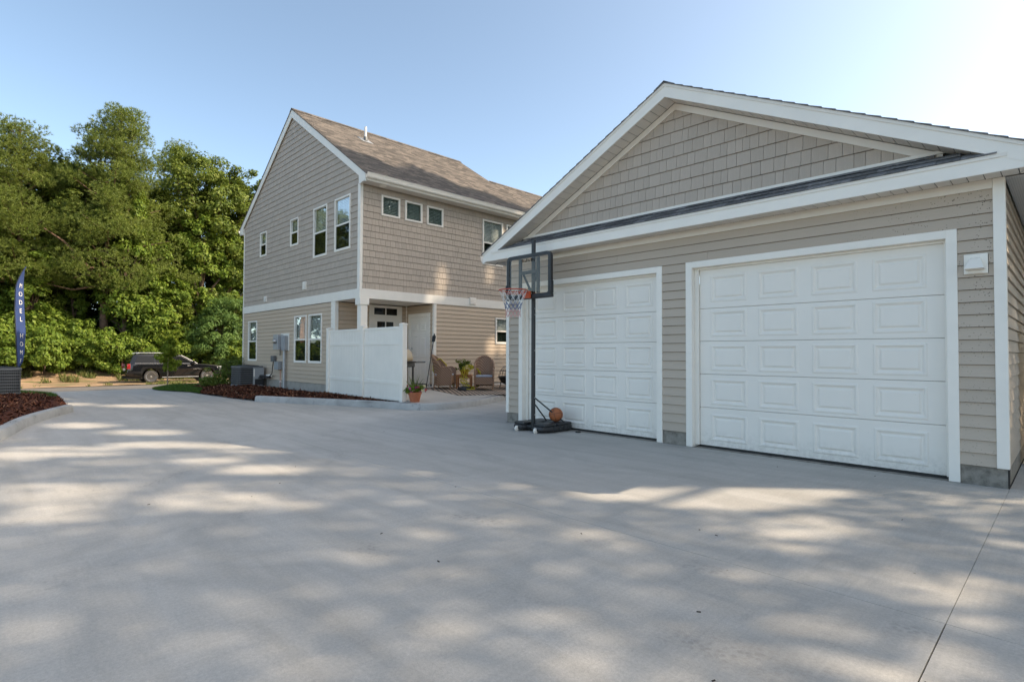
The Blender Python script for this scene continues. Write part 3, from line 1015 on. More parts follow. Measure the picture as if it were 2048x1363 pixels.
def garage_door(d, xl, xr, cols, label):
    door = thing('garage_door', None, None)
    door.parent = garage
    door.location = Vector(((xl + xr) / 2, 7.3, 0)) - W['garage']
    W[door.name] = Vector(((xl + xr) / 2, 7.3, 0))
    door['label'] = label
    casing(d, door)
    pm = None
    for i in range(5):
        z0, z1 = SEC[i] + 0.0014, SEC[i + 1] - 0.0014
        if i == 4:
            z1 = d[5] - 0.005
        b = MB()
        p0, p1 = PAN[i]
        def q(xa, xb, za, zb):
            b.add([(xa, 7.3, za), (xb, 7.3, za), (xb, 7.3, zb), (xa, 7.3, zb)], [(0, 1, 2, 3)])
        xs = [xl] + [x for c in cols for x in c] + [xr]
        q(xl, xr, z0 + 0.004, p0)
        q(xl, xr, p1, z1 - 0.004)
        for k in range(0, len(xs), 2):
            q(xs[k], xs[k + 1], p0, p1)
        # rolled lips along the section joints
        b.add([(xl, 7.3, z0 + 0.004), (xr, 7.3, z0 + 0.004), (xr, 7.308, z0), (xl, 7.308, z0), (xr, 7.34, z0), (xl, 7.34, z0)], [(0, 1, 2, 3), (3, 2, 4, 5)])
        b.add([(xl, 7.3, z1 - 0.004), (xr, 7.3, z1 - 0.004), (xr, 7.308, z1), (xl, 7.308, z1), (xr, 7.34, z1), (xl, 7.34, z1)], [(3, 2, 1, 0), (5, 4, 2, 3)])
        b.build('door_section', 'door', door)
        for c in cols:
            w, h = c[1] - c[0], p1 - p0
            key = (round(w, 2), round(h, 2))
            b = MB()
            rings = [(0.0, 0.0), (0.012, -0.007), (0.028, -0.007), (0.034, 0.0), (0.052, 0.010), (0.062, 0.010), (0.082, -0.003)]
            vs, fs = [], []
            for ins, dep in rings:
                vs += [(-w / 2 + ins, dep, ins), (w / 2 - ins, dep, ins), (w / 2 - ins, dep, h - ins), (-w / 2 + ins, dep, h - ins)]
            for r in range(len(rings) - 1):
                for k in range(4):
                    fs.append((r * 4 + k, r * 4 + (k + 1) % 4, r * 4 + 4 + (k + 1) % 4, r * 4 + 4 + k))
            n = len(rings) * 4
            fs.append((n - 4, n - 3, n - 2, n - 1))
            b.add(vs, fs)
            o = b.build('raised_panel', 'door', door, local=True)
            o.location = Vector(((c[0] + c[1]) / 2, 7.3, p0)) - W[door.name]
    b = MB().box(xl, xr, 7.345, 7.36, 0.004, 2.5)
    b.build('door_back', 'dark', door)
    MB().box(xl, xr, 7.302, 7.335, 0.006, 0.034).build('bottom_seal', 'rubber', door)
garage_door(D1, -3.684, -0.941, [(-3.525, -3.022), (-2.876, -2.385), (-2.233, -1.742), (-1.596, -1.094)], 'larger looking white panelled door nearest the camera, between the siding pier and the dryer vent')
garage_door(D2, -7.034, -4.329, [(-6.872, -6.357), (-6.221, -5.709), (-5.568, -5.072), (-4.931, -4.435)], 'white panelled door behind the basketball hoop')
MB().box(-7.09, -0.915, 7.21, 7.44, -0.012, 0.001).build('threshold', 'found', garage)
# roof
def rz_(x, top): return top - 0.5 * abs(x - RX)
EL, ER = -7.86, -0.11
y0r, y1r = 6.90, 14.25
for sgn, xe in ((-1, EL), (1, ER)):
    b = MB()
    n = 27
    for i in range(n):          # overlapping shingle courses, each a thin wedge
        xa = RX + (xe - RX) * i / n
        xb = RX + (xe - RX) * (i + 1) / n
        if i == n - 1:
            xb += sgn * 0.02
        za, zb = rz_(xa, 5.125), rz_(xb, 5.125)
        b.prism([(xa, za + 0.002), (xb, zb + 0.014), (xb, zb - 0.004), (xa, za - 0.004)], 6.855, y1r, 'y')
    o = b.build('roof', 'shingle', garage)
    b = MB().prism([(RX, 5.118), (xe, rz_(xe, 5.118)), (xe, rz_(xe, 5.06)), (RX, 5.06)], y0r, y1r, 'y')
    b.build('roof_deck', 'whitewarm', garage)
    # bargeboard with drip edge above
    MB().prism([(RX, 5.080), (xe, rz_(xe, 5.080)), (xe, rz_(xe, 4.926) if abs(xe - RX) < 3 else rz_(xe, 5.080) - 0.145), (RX, 4.926)], 6.878, 6.899, 'y').build('rake_board', 'white', garage)
    MB().prism([(RX, 5.119), (xe, rz_(xe, 5.119)), (xe, rz_(xe, 5.0805)), (RX, 5.0805)], 6.868, 6.899, 'y').build('drip_edge', 'whitewarm', garage)
    # frieze under the rake
    xw = RX + sgn * 3.06
    MB().prism([(RX, 4.930), (xw, rz_(xw, 4.930)), (xw, rz_(xw, 4.836)), (RX, 4.836)], 7.168, 7.199, 'y').build('rake_frieze', 'whitewarm', garage)
    # soffit strips across the rake overhang
    ln = abs(xe - RX)
    step = 0.127
    k = 0
    while k * step < ln - 0.05:
        xa, xb = RX + sgn * (k * step + 0.004), RX + sgn * (min(ln - 0.02, (k + 1) * step) - 0.004)
        za, zb = rz_(xa, 4.938), rz_(xb, 4.938)
        MB().prism([(xa, za), (xb, zb), (xb, zb + 0.006), (xa, za + 0.006)], 6.902, 7.166, 'y').build('soffit_panel', 'soffit', garage)
        k += 1
    MB().prism([(RX, 4.96), (xe - sgn * 0.02, rz_(xe, 4.96)), (xe - sgn * 0.02, rz_(xe, 4.952)), (RX, 4.952)], 6.902, 7.19, 'y').build('soffit_backing', 'darkbox', garage)
    # eave: fascia, gutter, vented soffit
    MB().box(min(xe, xe + sgn * -0.02), max(xe, xe - sgn * 0.02), 6.90, y1r, 3.037, 3.15).build('fascia', 'white', garage)
    g = [(0, 0.125), (0.0, 0.0), (0.065, 0.0), (0.085, 0.03), (0.095, 0.075), (0.11, 0.125), (0.104, 0.125), (0.088, 0.075), (0.078, 0.034), (0.06, 0.006), (0.006, 0.006), (0.006, 0.125)]
    MB().prism([(xe + sgn * (0.001 + p[0]), 3.045 + p[1]) for p in g], 6.91 if sgn < 0 else 7.4, y1r, 'y').build('gutter', 'white', garage)
    wx = GX1 if sgn > 0 else GX0
    MB().box(min(wx, xe) + 0.004, max(wx, xe) - 0.022, 7.19, y1r, 3.04, 3.046).build('soffit', 'perf', garage)
MB().prism([(RX - 0.16, 5.052), (RX, 5.142), (RX + 0.16, 5.052), (RX + 0.16, 5.06), (RX, 5.152), (RX - 0.16, 5.06)], 6.853, y1r, 'y').build('ridge_cap', 'shingle', garage)
# pent roof across the front
MB().box(EL + 0.02, ER - 0.02, 6.881, 6.9, 3.036, 3.168).build('pent_fascia', 'white', garage)
MB().box(EL + 0.23, ER - 0.3, 6.871, 6.9, 3.1685, 3.205).build('drip_edge', 'whitewarm', garage)
MB().prism([(6.9, 3.19), (7.195, 3.375), (7.195, 3.09), (6.9, 3.09)], EL + 0.3, ER - 0.3, 'x').build('pent_deck', 'darkbox', garage)
MB().box(-7.06, -0.91, 7.155, 7.196, 3.398, 3.432).build('flashing', 'white', garage)
rn = random.Random(3)
for row, (ya, za, yb, zb) in enumerate(((6.862, 3.206, 7.0, 3.285), (6.965, 3.279, 7.09, 3.345), (7.065, 3.346, 7.185, 3.405))):
    x = EL + 0.28 + (0.06, 0.14, 0.0)[row]
    sl = [0.14, 0.42, 0.6][row]
    x1 = ER - 0.33 - sl
    x = max(x, EL + 0.3 + sl)
    while x < x1:
        w = rn.choice((0.15, 0.18, 0.2, 0.24, 0.28))
        e = min(x + w, x1 + 0.1)
        dz = rn.choice((0.0, 0.0, 0.004))
        b = MB()
        b.add([(x + 0.0015, ya, za + dz), (e - 0.0015, ya, za + dz), (e - 0.0015, yb, zb), (x + 0.0015, yb, zb), (x + 0.0015, ya, za + 0.012 + dz), (e - 0.0015, ya, za + 0.012 + dz), (e - 0.0015, yb, zb + 0.002), (x + 0.0015, yb, zb + 0.002)],
              [(0, 3, 2, 1), (4, 5, 6, 7), (0, 1, 5, 4), (1, 2, 6, 5), (2, 3, 7, 6), (3, 0, 4, 7)])
        b.build('roof_shingle', 'shingle', garage)
        x += w
k = 0
while EL + 0.03 + k * 0.127 < ER - 0.05:
    xa = EL + 0.03 + k * 0.127
    MB().box(xa + 0.004, min(xa + 0.123, ER - 0.025), 6.902, 7.168, 3.050, 3.056).build('soffit_panel', 'soffit', garage)
    k += 1
MB().box(EL + 0.03, ER - 0.03, 6.902, 7.19, 3.066, 3.072).build('soffit_backing', 'darkbox', garage)
# dryer vent hood
v = MB().box(-0.768, -0.582, 7.160, 7.2, 2.115, 2.315).build('exhaust_vent', 'white', garage, bevel=0.004)
b = MB()
b.add([(-0.715, 7.159, 2.278), (-0.640, 7.159, 2.278), (-0.635, 7.12, 2.26), (-0.72, 7.12, 2.26), (-0.752, 7.07, 2.172), (-0.605, 7.07, 2.172), (-0.752, 7.159, 2.165), (-0.605, 7.159, 2.165),
       (-0.752, 7.066, 2.160), (-0.605, 7.066, 2.160), (-0.752, 7.159, 2.152), (-0.605, 7.159, 2.152)],
      [(0, 3, 2, 1), (3, 4, 5, 2), (0, 6, 4, 3), (1, 2, 5, 7), (4, 8, 9, 5), (6, 10, 8, 4), (7, 5, 9, 11), (8, 10, 11, 9)])
b.build('hood', 'white', v, smooth=False)
MB().box(-0.735, -0.622, 7.150, 7.1598, 2.122, 2.15).build('damper', 'whitewarm', v)

# ------------------------------------------------------------------ house
HX, HY, HL = -13.5, 7.4, -22.6          # front wall plane, gable wall plane, far corner
K = 2.0 / 3.0
RHX, RHZ, EX, EZ = -18.05, 9.40, -13.15, 6.13
house = thing('house', 'two storey house with taupe shake upper floor, tan lap siding below and brown shingle roof', 'house', (-18.0, 7.4, 0))
rtop = lambda x: EZ + K * (EX - x) if x > RHX else EZ + K * (x - (2 * RHX - EX))
PY1 = 9.86          # far side of the porch recess
PX = -14.97         # back wall of the porch
# windows: (u0, u1, z0, z1) on the two faces; u runs along +x on the gable and along +y on the front
gwin_hi = [(-20.875, -20.25, 4.785, 5.685), (-18.148, -17.51, 4.80, 5.71), (-16.393, -15.473, 4.205, 5.745), (-14.983, -14.041, 4.210, 5.755)]
gwin_lo = [(-21.977, -21.076, 0.98, 2.48), (-17.735, -16.812, 0.972, 2.485), (-16.657, -15.743, 0.972, 2.485)]
fwin_hi = [(8.021, 8.63, 5.15, 5.728), (8.798, 9.40, 5.145, 5.725), (9.571, 10.175, 5.148, 5.722), (11.783, 12.70, 4.22, 5.705), (12.865, 13.78, 4.22, 5.705)]
fwin_lo = [(12.375, 13.30, 1.61, 2.49)]
sh = lambda ws, o, s=1: [(a - o + 0.012, b - o - 0.012, c + 0.012, d - 0.012) for a, b, c, d in ws]
BT, BB = 3.05, 2.79
# gable, upper
gl_ = HX - HL
hp = [(0, BB), (gl_, BB), (gl_, rtop(HX) - 0.12), (RHX - HL, rtop(RHX) - 0.12), (0, rtop(HL) - 0.12)]
holes = sh(gwin_hi, HL)
wg = wallpolys(house, (HL, HY, 0), 0, [rct(r) for r in minus([(0.03, gl_ - 0.03, BB, 5.95)], holes)] + [[(0.03, 5.95), (gl_ - 0.03, 5.95), (RHX - HL, rtop(RHX) - 0.2)]], 0.006, 0.02)
ck = [(K, -1.0, rtop(HL) - 0.20), (-K, -1.0, rtop(HX) - 0.20 + K * gl_)]
gsh = shakes(0.05, gl_ - 0.09, BT, 9.3, holes, 0.1785, ck, 8)
# front, upper
fl_ = 14.6
fholes = sh(fwin_hi, HY)
wf = wallpolys(house, (HX, HY, 0), pi / 2, [rct(r) for r in minus([(0.0, fl_, BB, 5.98)], fholes)], 0.006, 0.02)
fsh = shakes(0.06, fl_, BT, 5.94, fholes, 0.1785, (), 9)
# nearest 300 shakes of the front become parts, the rest is one joined part per wall
fsh_n = [s for s in fsh]
fsh_n.sort(key=lambda s: min(p[0] for p in s[0]))
for s in fsh_n[:300]:
    piece('shake', wf, *s, 'shake')
pieces_joined('shake_courses', wf, fsh_n[300:], 'shakes')
pieces_joined('shake_courses', wg, gsh, 'shakes')
# gable, lower
glo = PX - 0.06 - HL
lholes = sh(gwin_lo, HL)
wl = wallpolys(house, (HL, HY, 0), 0, [rct(r) for r in minus([(0.03, glo, 0.0, BB)], lholes)], 0.006, 0.02)
laps(wl, 0.05, glo - 0.03, 0.365, BB, lholes, 'lap', 0.127, joints=0.35)
# front, lower
fo = 9.90
fl2 = sh(fwin_lo, fo)
wfl = wallpolys(house, (HX, fo, 0), pi / 2, [rct(r) for r in minus([(0.0, 12.1, 0.0, BB)], fl2)], 0.006, 0.02)
laps(wfl, 0.03, 12.1, 0.355, BB, fl2, 'lap', 0.127, joints=0.3)
# porch walls: back wall faces the yard, side wall carries the six panel door
DB = (8.51, 9.669, 0.36, 2.70)
wb = wallpolys(house, (PX, HY, 0), pi / 2, [[(0, 0), (PY1 - HY, 0), (PY1 - HY, BB), (0, BB)]], 0.012, 0.05)
laps(wb, 0.0, PY1 - HY, 0.365, BB, [(DB[0] - HY + 0.01, DB[1] - HY - 0.01, 0, DB[3] - 0.01)], 'lap')
DS = (-14.835, -13.672, 0.33, 2.53)
wsd = wallpolys(house, (PX, PY1, 0), 0, [[(0, 0), (HX - PX, 0), (HX - PX, BB), (0, BB)]], 0.012, 0.05)
laps(wsd, 0.0, HX - PX - 0.05, 0.365, BB, [(DS[0] - PX + 0.01, DS[1] - PX - 0.01, 0, DS[3] - 0.01)], 'lap')
MB().box(HL + 0.03, PX - 0.01, HY + 0.0, HY + 0.2, -0.4, 0.362).build('foundation', 'block', house)
MB().box(HX - 0.2, HX - 0.0, 9.92, 22, -0.1, 0.35).build('foundation', 'block', house)
MB().box(PX + 0.01, HX - 0.02, HY + 0.1, PY1 - 0.01, 0.0, 0.30).build('porch_floor', 'concrete', house)
MB().box(PX + 0.01, HX - 0.01, HY + 0.03, PY1 - 0.01, BB + 0.008, BB + 0.03).build('porch_ceiling', 'soffit', house)
MB().box(PX - 3.2, PX - 0.2, HY + 0.3, 13, 0.2, 0.35).build('floor', 'darkbox', house)
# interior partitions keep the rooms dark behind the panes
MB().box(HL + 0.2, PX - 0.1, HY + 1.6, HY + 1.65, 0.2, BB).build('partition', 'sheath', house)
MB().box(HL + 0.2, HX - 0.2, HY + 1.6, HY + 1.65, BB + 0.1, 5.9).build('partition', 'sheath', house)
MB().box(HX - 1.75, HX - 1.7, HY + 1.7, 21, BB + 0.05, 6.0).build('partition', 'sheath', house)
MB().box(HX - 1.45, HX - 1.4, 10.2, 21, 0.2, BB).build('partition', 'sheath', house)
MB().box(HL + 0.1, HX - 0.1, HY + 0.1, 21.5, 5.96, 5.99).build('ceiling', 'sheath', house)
MB().box(HL + 0.1, HX - 0.1, 21.9, 22.0, 0.0, 6.0).build('end_wall', 'lap', house)
MB().box(HL, HL + 0.06, HY + 0.02, 22.0, 0.0, 6.0).build('end_wall', 'lap', house)
# trim
corner_board(HX - 0.130, HX + 0.012, HY - 0.024, HY + 0.06, BT + 0.001, 5.93, house)
corner_board(HL - 0.012, HL + 0.075, HY - 0.022, HY + 0.05, 0.36, 5.93, house)
corner_board(PX - 0.19, PX + 0.06, HY - 0.02, HY + 0.09, 0.35, BB - 0.001, house)
corner_board(HX - 0.07, HX + 0.022, PY1 - 0.012, PY1 + 0.085, 0.30, BB - 0.001, house)
corner_board(PX - 0.012, PX + 0.034, PY1 - 0.034, PY1 + 0.0, 0.30, BB + 0.006, house)
MB().box(HL - 0.014, HX + 0.030, HY - 0.030, HY + 0.01, BB, BT).build('band_board', 'white', house, bevel=0.004)
MB().box(HX - 0.02, HX + 0.030, HY + 0.0105, 22, BB, BT).build('band_board', 'white', house, bevel=0.004)
MB().box(PX - 0.0, HX - 0.03, HY + 0.0105, HY + 0.2, BB, BB + 0.006).build('beam_wrap', 'white', house)
b = MB()
b.box(-13.66, -13.46, HY + 0.005, HY + 0.205, 0.29, 2.61)
col = b.build('porch_column', 'white', house, bevel=0.005)
MB().box(-13.705, -13.435, HY - 0.035, HY + 0.245, 2.608, BB - 0.002).build('column_cap', 'white', col, bevel=0.005)
MB().box(-13.69, -13.43, HY - 0.025, HY + 0.235, 0.29, 0.46).build('column_base', 'white', col, bevel=0.005)
# windows
def window(parent, face, u0, u1, z0, z1, style):
    """frame is the part; sash rails, panes and blind hang under it. face 'g' looks along -y, 'f' along +x"""
    w, h = u1 - u0, z1 - z0
    fr = 0.052
    b = MB()
    for a, c, d, e in ((0, fr, 0, h), (w - fr, w, 0, h), (fr, w - fr, 0, fr), (fr, w - fr, h - fr, h)):
        b.box(a, c, -0.036, 0.05, d, e)
    me = b.mesh('window', 'white', bevel=0.004)
    loc = Vector((u0, HY, z0)) if face == 'g' else Vector((HX, u0, z0))
    o = link('window', me, parent, loc - W[parent.name], 0 if face == 'g' else pi / 2)
    def sub(name, mbx, m):
        return link(name, mbx.mesh(name, m), o)
    i0, i1, j0, j1 = fr, w - fr, fr, h - fr
    if style == 'hung':
        mid = h * 0.49
        sub('meeting_rail', MB().box(i0, i1, -0.022, 0.03, mid - 0.024, mid + 0.024), 'white')
        sub('pane', MB().box(i0, i1, 0.004, 0.008, mid + 0.024, j1), 'glass')
        sub('pane', MB().box(i0, i1, -0.010, -0.006, j0, mid - 0.024), 'glassdark')
        b = MB()
        b.box(i0, i0 + 0.022, -0.018, 0.03, j0, mid - 0.024).box(i1 - 0.022, i1, -0.018, 0.03, j0, mid - 0.024).box(i0 + 0.022, i1 - 0.022, -0.018, 0.03, j0, j0 + 0.022)
        sub('sash', b, 'white')
        sub('muntin', MB().box(w / 2 - 0.008, w / 2 + 0.008, 0.010, 0.016, mid + 0.024, j1), 'blind')
    else:
        sub('pane', MB().box(i0, i1, 0.000, 0.004, j0, j1), 'glassmid')
        sub('muntin', MB().box(w / 2 - 0.009, w / 2 + 0.009, 0.005, 0.011, j0, j1), 'blind')
    b = MB()
    z = j0 + 0.01
    while z < j1 - 0.02:
        b.add([(i0, 0.055, z), (i1, 0.055, z), (i1, 0.075, z + 0.040), (i0, 0.075, z + 0.040)], [(0, 1, 2, 3)])
        z += 0.044
    sub('blind', b, 'blind')
    return o
for wn_ in gwin_hi + gwin_lo:
    window(house, 'g', *wn_, 'hung')
for i, wn_ in enumerate(fwin_hi):
    window(house, 'f', *wn_, 'fixed' if i < 3 else 'hung')
for wn_ in fwin_lo:
    window(house, 'f', *wn_, 'hung')
# entry door with transom on the porch back wall
b = MB()
zt = DB[3] + 0.05
d0, d1 = DB[0], DB[1]
def pbox(b, ua, ub, za, zb, o0, o1):
    return b.box(PX + o0, PX + o1, ua, ub, za, zb)
pbox(b, d0, d0 + 0.10, 0.30, zt + 0.02, -0.01, 0.03)
pbox(b, d1 - 0.10, d1, 0.30, zt + 0.02, -0.01, 0.03)
pbox(b, d0 + 0.10, d1 - 0.10, zt - 0.06, zt + 0.02, -0.01, 0.03)
pbox(b, d0 + 0.10, d1 - 0.10, 2.42, 2.48, -0.01, 0.034)
pbox(b, d0 + 0.10, d0 + 0.17, 2.48, zt - 0.06, -0.01, 0.02)
pbox(b, d1 - 0.17, d1 - 0.10, 2.48, zt - 0.06, -0.01, 0.02)
ed = b.build('entry_door', 'white', house, bevel=0.004)
ed['label'] = 'white entry door with a divided transom and window lights'
b = MB()
pbox(b, d0 + 0.10, d1 - 0.10, 0.31, 2.0, -0.008, 0.012)
pbox(b, d0 + 0.10, d0 + 0.28, 2.0, 2.42, -0.008, 0.012)
pbox(b, d1 - 0.30, d1 - 0.10, 2.0, 2.42, -0.008, 0.012)
pbox(b, d0 + 0.28, d1 - 0.30, 2.27, 2.42, -0.008, 0.012)
b.build('door_slab', 'white', ed, bevel=0.003)
pbox(MB(), d0 + 0.17, d1 - 0.17, 2.48, zt - 0.06, 0.0, 0.003).build('pane', 'glassdark', ed)
pbox(MB(), d0 + 0.28, d1 - 0.30, 2.0, 2.27, 0.0, 0.003).build('pane', 'glassdark', ed)
b = MB()
pbox(b, (d0 + d1) / 2 - 0.015, (d0 + d1) / 2 + 0.015, 2.48, zt - 0.06, 0.003, 0.016)
pbox(b, (d0 + d1) / 2 - 0.02, (d0 + d1) / 2 + 0.01, 2.0, 2.27, 0.003, 0.018)
b.build('muntin', 'white', ed)
MB().tube([(PX + 0.01, d1 - 0.17, 1.35), (PX + 0.07, d1 - 0.17, 1.35), (PX + 0.07, d1 - 0.26, 1.35)], 0.012).build('handle', 'darkbox', ed)
# six panel door on the porch side wall
b = MB()
for a, c, d, e in ((DS[0], DS[0] + 0.115, 0.30, DS[3]), (DS[1] - 0.115, DS[1], 0.30, DS[3]), (DS[0] + 0.115, DS[1] - 0.115, DS[3] - 0.115, DS[3])):
    b.box(a, c, PY1 - 0.030, PY1 + 0.01, d, e)
sd = b.build('panel_door', 'white', house, bevel=0.004)
sd['label'] = 'white six panel door at the end of the porch'
a0, a1 = DS[0] + 0.118, DS[1] - 0.118
MB().box(a0, a1, PY1 - 0.004, PY1 + 0.02, 0.36, DS[3] - 0.118).build('door_slab', 'white', sd)
ww = (a1 - a0)
for zc, hh in ((0.78, 0.28), (1.50, 0.33), (2.11, 0.13)):
    for s in (-1, 1):
        xc = (a0 + a1) / 2 + s * ww * 0.225
        b = MB()
        rings = [(0, 0.0005), (0.012, -0.008), (0.026, -0.008), (0.04, 0.0005), (0.06, -0.007)]
        vs, fs = [], []
        for ins, dep in rings:
            hw = ww * 0.165 - ins
            vs += [(xc - hw, PY1 - 0.005 + dep, zc - hh + ins), (xc + hw, PY1 - 0.005 + dep, zc - hh + ins), (xc + hw, PY1 - 0.005 + dep, zc + hh - ins), (xc - hw, PY1 - 0.005 + dep, zc + hh - ins)]
        for r in range(4):
            for k in range(4):
                fs.append((r * 4 + k, r * 4 + (k + 1) % 4, r * 4 + 4 + (k + 1) % 4, r * 4 + 4 + k))
        fs.append((16, 17, 18, 19))
        b.add(vs, fs)
        b.build('raised_panel', 'white', sd)
b = MB().tube([(a0 + 0.07, PY1, 1.30), (a0 + 0.07, PY1 - 0.06, 1.30), (a0 + 0.16, PY1 - 0.06, 1.30)], 0.012)
b.lathe([(0.03, 0), (0.03, -0.012)], (a0 + 0.07, PY1 - 0.004, 1.30), 14, 'y').lathe([(0.028, 0), (0.028, -0.014)], (a0 + 0.07, PY1 - 0.004, 1.44), 14, 'y')
b.build('handle', 'steel', sd)
MB().box(DS[0] + 0.02, DS[1] - 0.02, PY1 - 0.09, PY1 - 0.001, 0.275, 0.335).build('door_sill', 'block', sd)
# roof: one slope faces the yard, in stepped courses; the far part has a lower ridge
NC = 41
def slope(sg, ya, yb, xr, name):
    b = MB()
    xe = EX + 0.04 if sg > 0 else 2 * RHX - EX - 0.04
    xtop = xr if sg > 0 else 2 * RHX - xr
    n = max(3, int(abs(xe - xtop) / 0.119))
    for i in range(n):
        xa, xb = xtop + (xe - xtop) * i / n, xtop + (xe - xtop) * (i + 1) / n
        za, zb = rtop(xa), rtop(xb)
        b.prism([(xa, za), (xb, zb + 0.010), (xb, zb - 0.02), (xa, za - 0.02)], ya, yb, 'y')
    return b.build(name, 'roof', house)
r1 = slope(1, 7.315, 14.45, RHX, 'roof')
slope(-1, 7.315, 14.45, RHX, 'roof')
slope(1, 14.45, 22.2, -16.17, 'roof')
b = MB()
for i in range(24):
    y = 7.315 + i * 0.298
    b.prism([(RHX - 0.15, RHZ - 0.085), (RHX, RHZ + 0.012), (RHX + 0.15, RHZ - 0.085), (RHX + 0.15, RHZ - 0.072), (RHX, RHZ + 0.03), (RHX - 0.15, RHZ - 0.072)], y, y + 0.30, 'y')
b.build('ridge_cap', 'roof', house)
zl_ = rtop(-16.17)
b = MB().prism([(-16.35, zl_ - 0.12), (-16.17, zl_ + 0.01), (-16.02, zl_ - 0.085), (-16.02, zl_ - 0.07), (-16.17, zl_ + 0.03), (-16.35, zl_ - 0.10)], 14.47, 22.2, 'y')
b.build('ridge_cap', 'roof', house)
MB().prism([(-16.17, zl_), (-20.0, zl_ - 0.02), (-20.0, zl_ - 0.10), (-16.17, zl_ - 0.08)], 14.46, 22.2, 'y').build('roof_deck', 'roof', house)
MB().prism([(RHX, RHZ - 0.05), (-16.2, zl_ - 0.05), (-20.0, zl_ - 0.05)], 14.41, 14.44, 'y').build('rear_gable', 'lap', house)
# rake boards on the gable
for sg in (1, -1):
    X = lambda x: x if sg > 0 else 2 * RHX - x
    MB().prism([(X(RHX), RHZ - 0.022), (X(EX - 0.01), rtop(EX - 0.01) - 0.022), (X(EX - 0.01), rtop(EX - 0.01) - 0.25), (X(RHX), RHZ - 0.29)], 7.332, 7.356, 'y').build('rake_board', 'white', house)
    MB().prism([(X(RHX), RHZ - 0.03), (X(EX), rtop(EX) - 0.03), (X(EX), rtop(EX) - 0.045), (X(RHX), RHZ - 0.045)], 7.3565, 7.44, 'y').build('rake_soffit', 'soffit', house)
    MB().prism([(X(EX - 0.005), EZ - 0.23), (X(EX - 0.37), EZ - 0.0), (X(EX - 0.37), 5.885), (X(EX - 0.28), 5.885), (X(EX - 0.20), 5.915), (X(EX - 0.005), 5.915)], 7.338, 7.398, 'y').build('eave_return', 'white', house)
    xa, xb = sorted((X(HX + 0.02), X(EX + 0.005)))
    MB().box(xa, xb, 7.40, 22.2, 5.920, 5.926).build('soffit', 'soffit', house)
    xa, xb = sorted((X(EX - 0.004), X(EX + 0.012)))
    MB().box(xa, xb, 7.36, 22.2, 5.9265, 6.10).build('fascia', 'white', house)
    g = [(0, 0.13), (0.0, 0.0), (0.065, 0.0), (0.085, 0.03), (0.095, 0.08), (0.115, 0.13), (0.108, 0.13), (0.088, 0.082), (0.078, 0.034), (0.06, 0.006), (0.006, 0.006), (0.006, 0.13)]
    MB().prism([(X(EX + 0.0125 + p[0]), 5.985 + p[1]) for p in g], 7.33, 22.2, 'y').build('gutter', 'white', house)
b = MB()
for k in range(115):
    b.box(HX + 0.035, EX - 0.004, 7.42 + k * 0.127, 7.42 + k * 0.127 + 0.122, 5.916, 5.9195)
s_ = b.build('soffit_strips', 'soffit', house)
s_['kind'] = 'stuff'
MB().lathe([(0.10, 0), (0.10, -0.015), (0.07, -0.03)], (-13.30, 7.95, 5.917), 18).build('soffit_light', 'white', house)
# vent stack on the roof slope
vx, vy = -16.70, 9.30
vz = rtop(vx)
b = MB().lathe([(0.075, -0.02), (0.07, 0.10), (0.05, 0.13)], (vx, vy, vz), 14)
st = b.build('vent_stack', 'darkbox', house, smooth=True)
MB().lathe([(0.043, 0.0), (0.043, 0.47), (0.036, 0.47), (0.036, 0.2)], (vx, vy, vz), 14).build('pipe', 'pvc', st, smooth=True)
MB().add([(vx - 0.22, vy - 0.2, rtop(vx - 0.22) + 0.012), (vx + 0.2, vy - 0.2, rtop(vx + 0.2) + 0.016), (vx + 0.2, vy + 0.2, rtop(vx + 0.2) + 0.016), (vx - 0.22, vy + 0.2, rtop(vx - 0.22) + 0.012)], [(0, 1, 2, 3)]).build('flashing', 'greybox', st)
# small vents on the walls
for u0, u1, z0, z1 in ((-20.381, -20.15, 3.113, 3.315), (-17.10, -16.855, 3.287, 3.545)):
    v = MB().box(u0, u1, HY - 0.045, HY + 0.0, z0, z1).build('wall_vent', 'white', house, bevel=0.005)
    b = MB()
    for k in range(4):
        zz = z0 + 0.03 + k * (z1 - z0 - 0.05) / 4
        b.prism([(HY - 0.060, zz), (HY - 0.0455, zz + 0.03), (HY - 0.0455, zz + 0.035), (HY - 0.063, zz + 0.003)], u0 + 0.02, u1 - 0.02, 'x')
    b.build('louvres', 'white', v)
v = MB().box(HX + 0.025, HX + 0.06, 11.229, 11.49, 2.862, 3.087).build('wall_vent', 'white', house, bevel=0.005)
b = MB()
for k in range(4):
    zz = 2.88 + k * 0.05
    b.add([(HX + 0.061, 11.25, zz + 0.035), (HX + 0.061, 11.47, zz + 0.035), (HX + 0.082, 11.47, zz), (HX + 0.082, 11.25, zz), (HX + 0.061, 11.25, zz + 0.03), (HX + 0.061, 11.47, zz + 0.03), (HX + 0.079, 11.47, zz - 0.002), (HX + 0.079, 11.25, zz - 0.002)],
          [(0, 1, 2, 3), (7, 6, 5, 4), (0, 3, 7, 4), (1, 5, 6, 2), (3, 2, 6, 7)])
b.build('louvres', 'white', v)

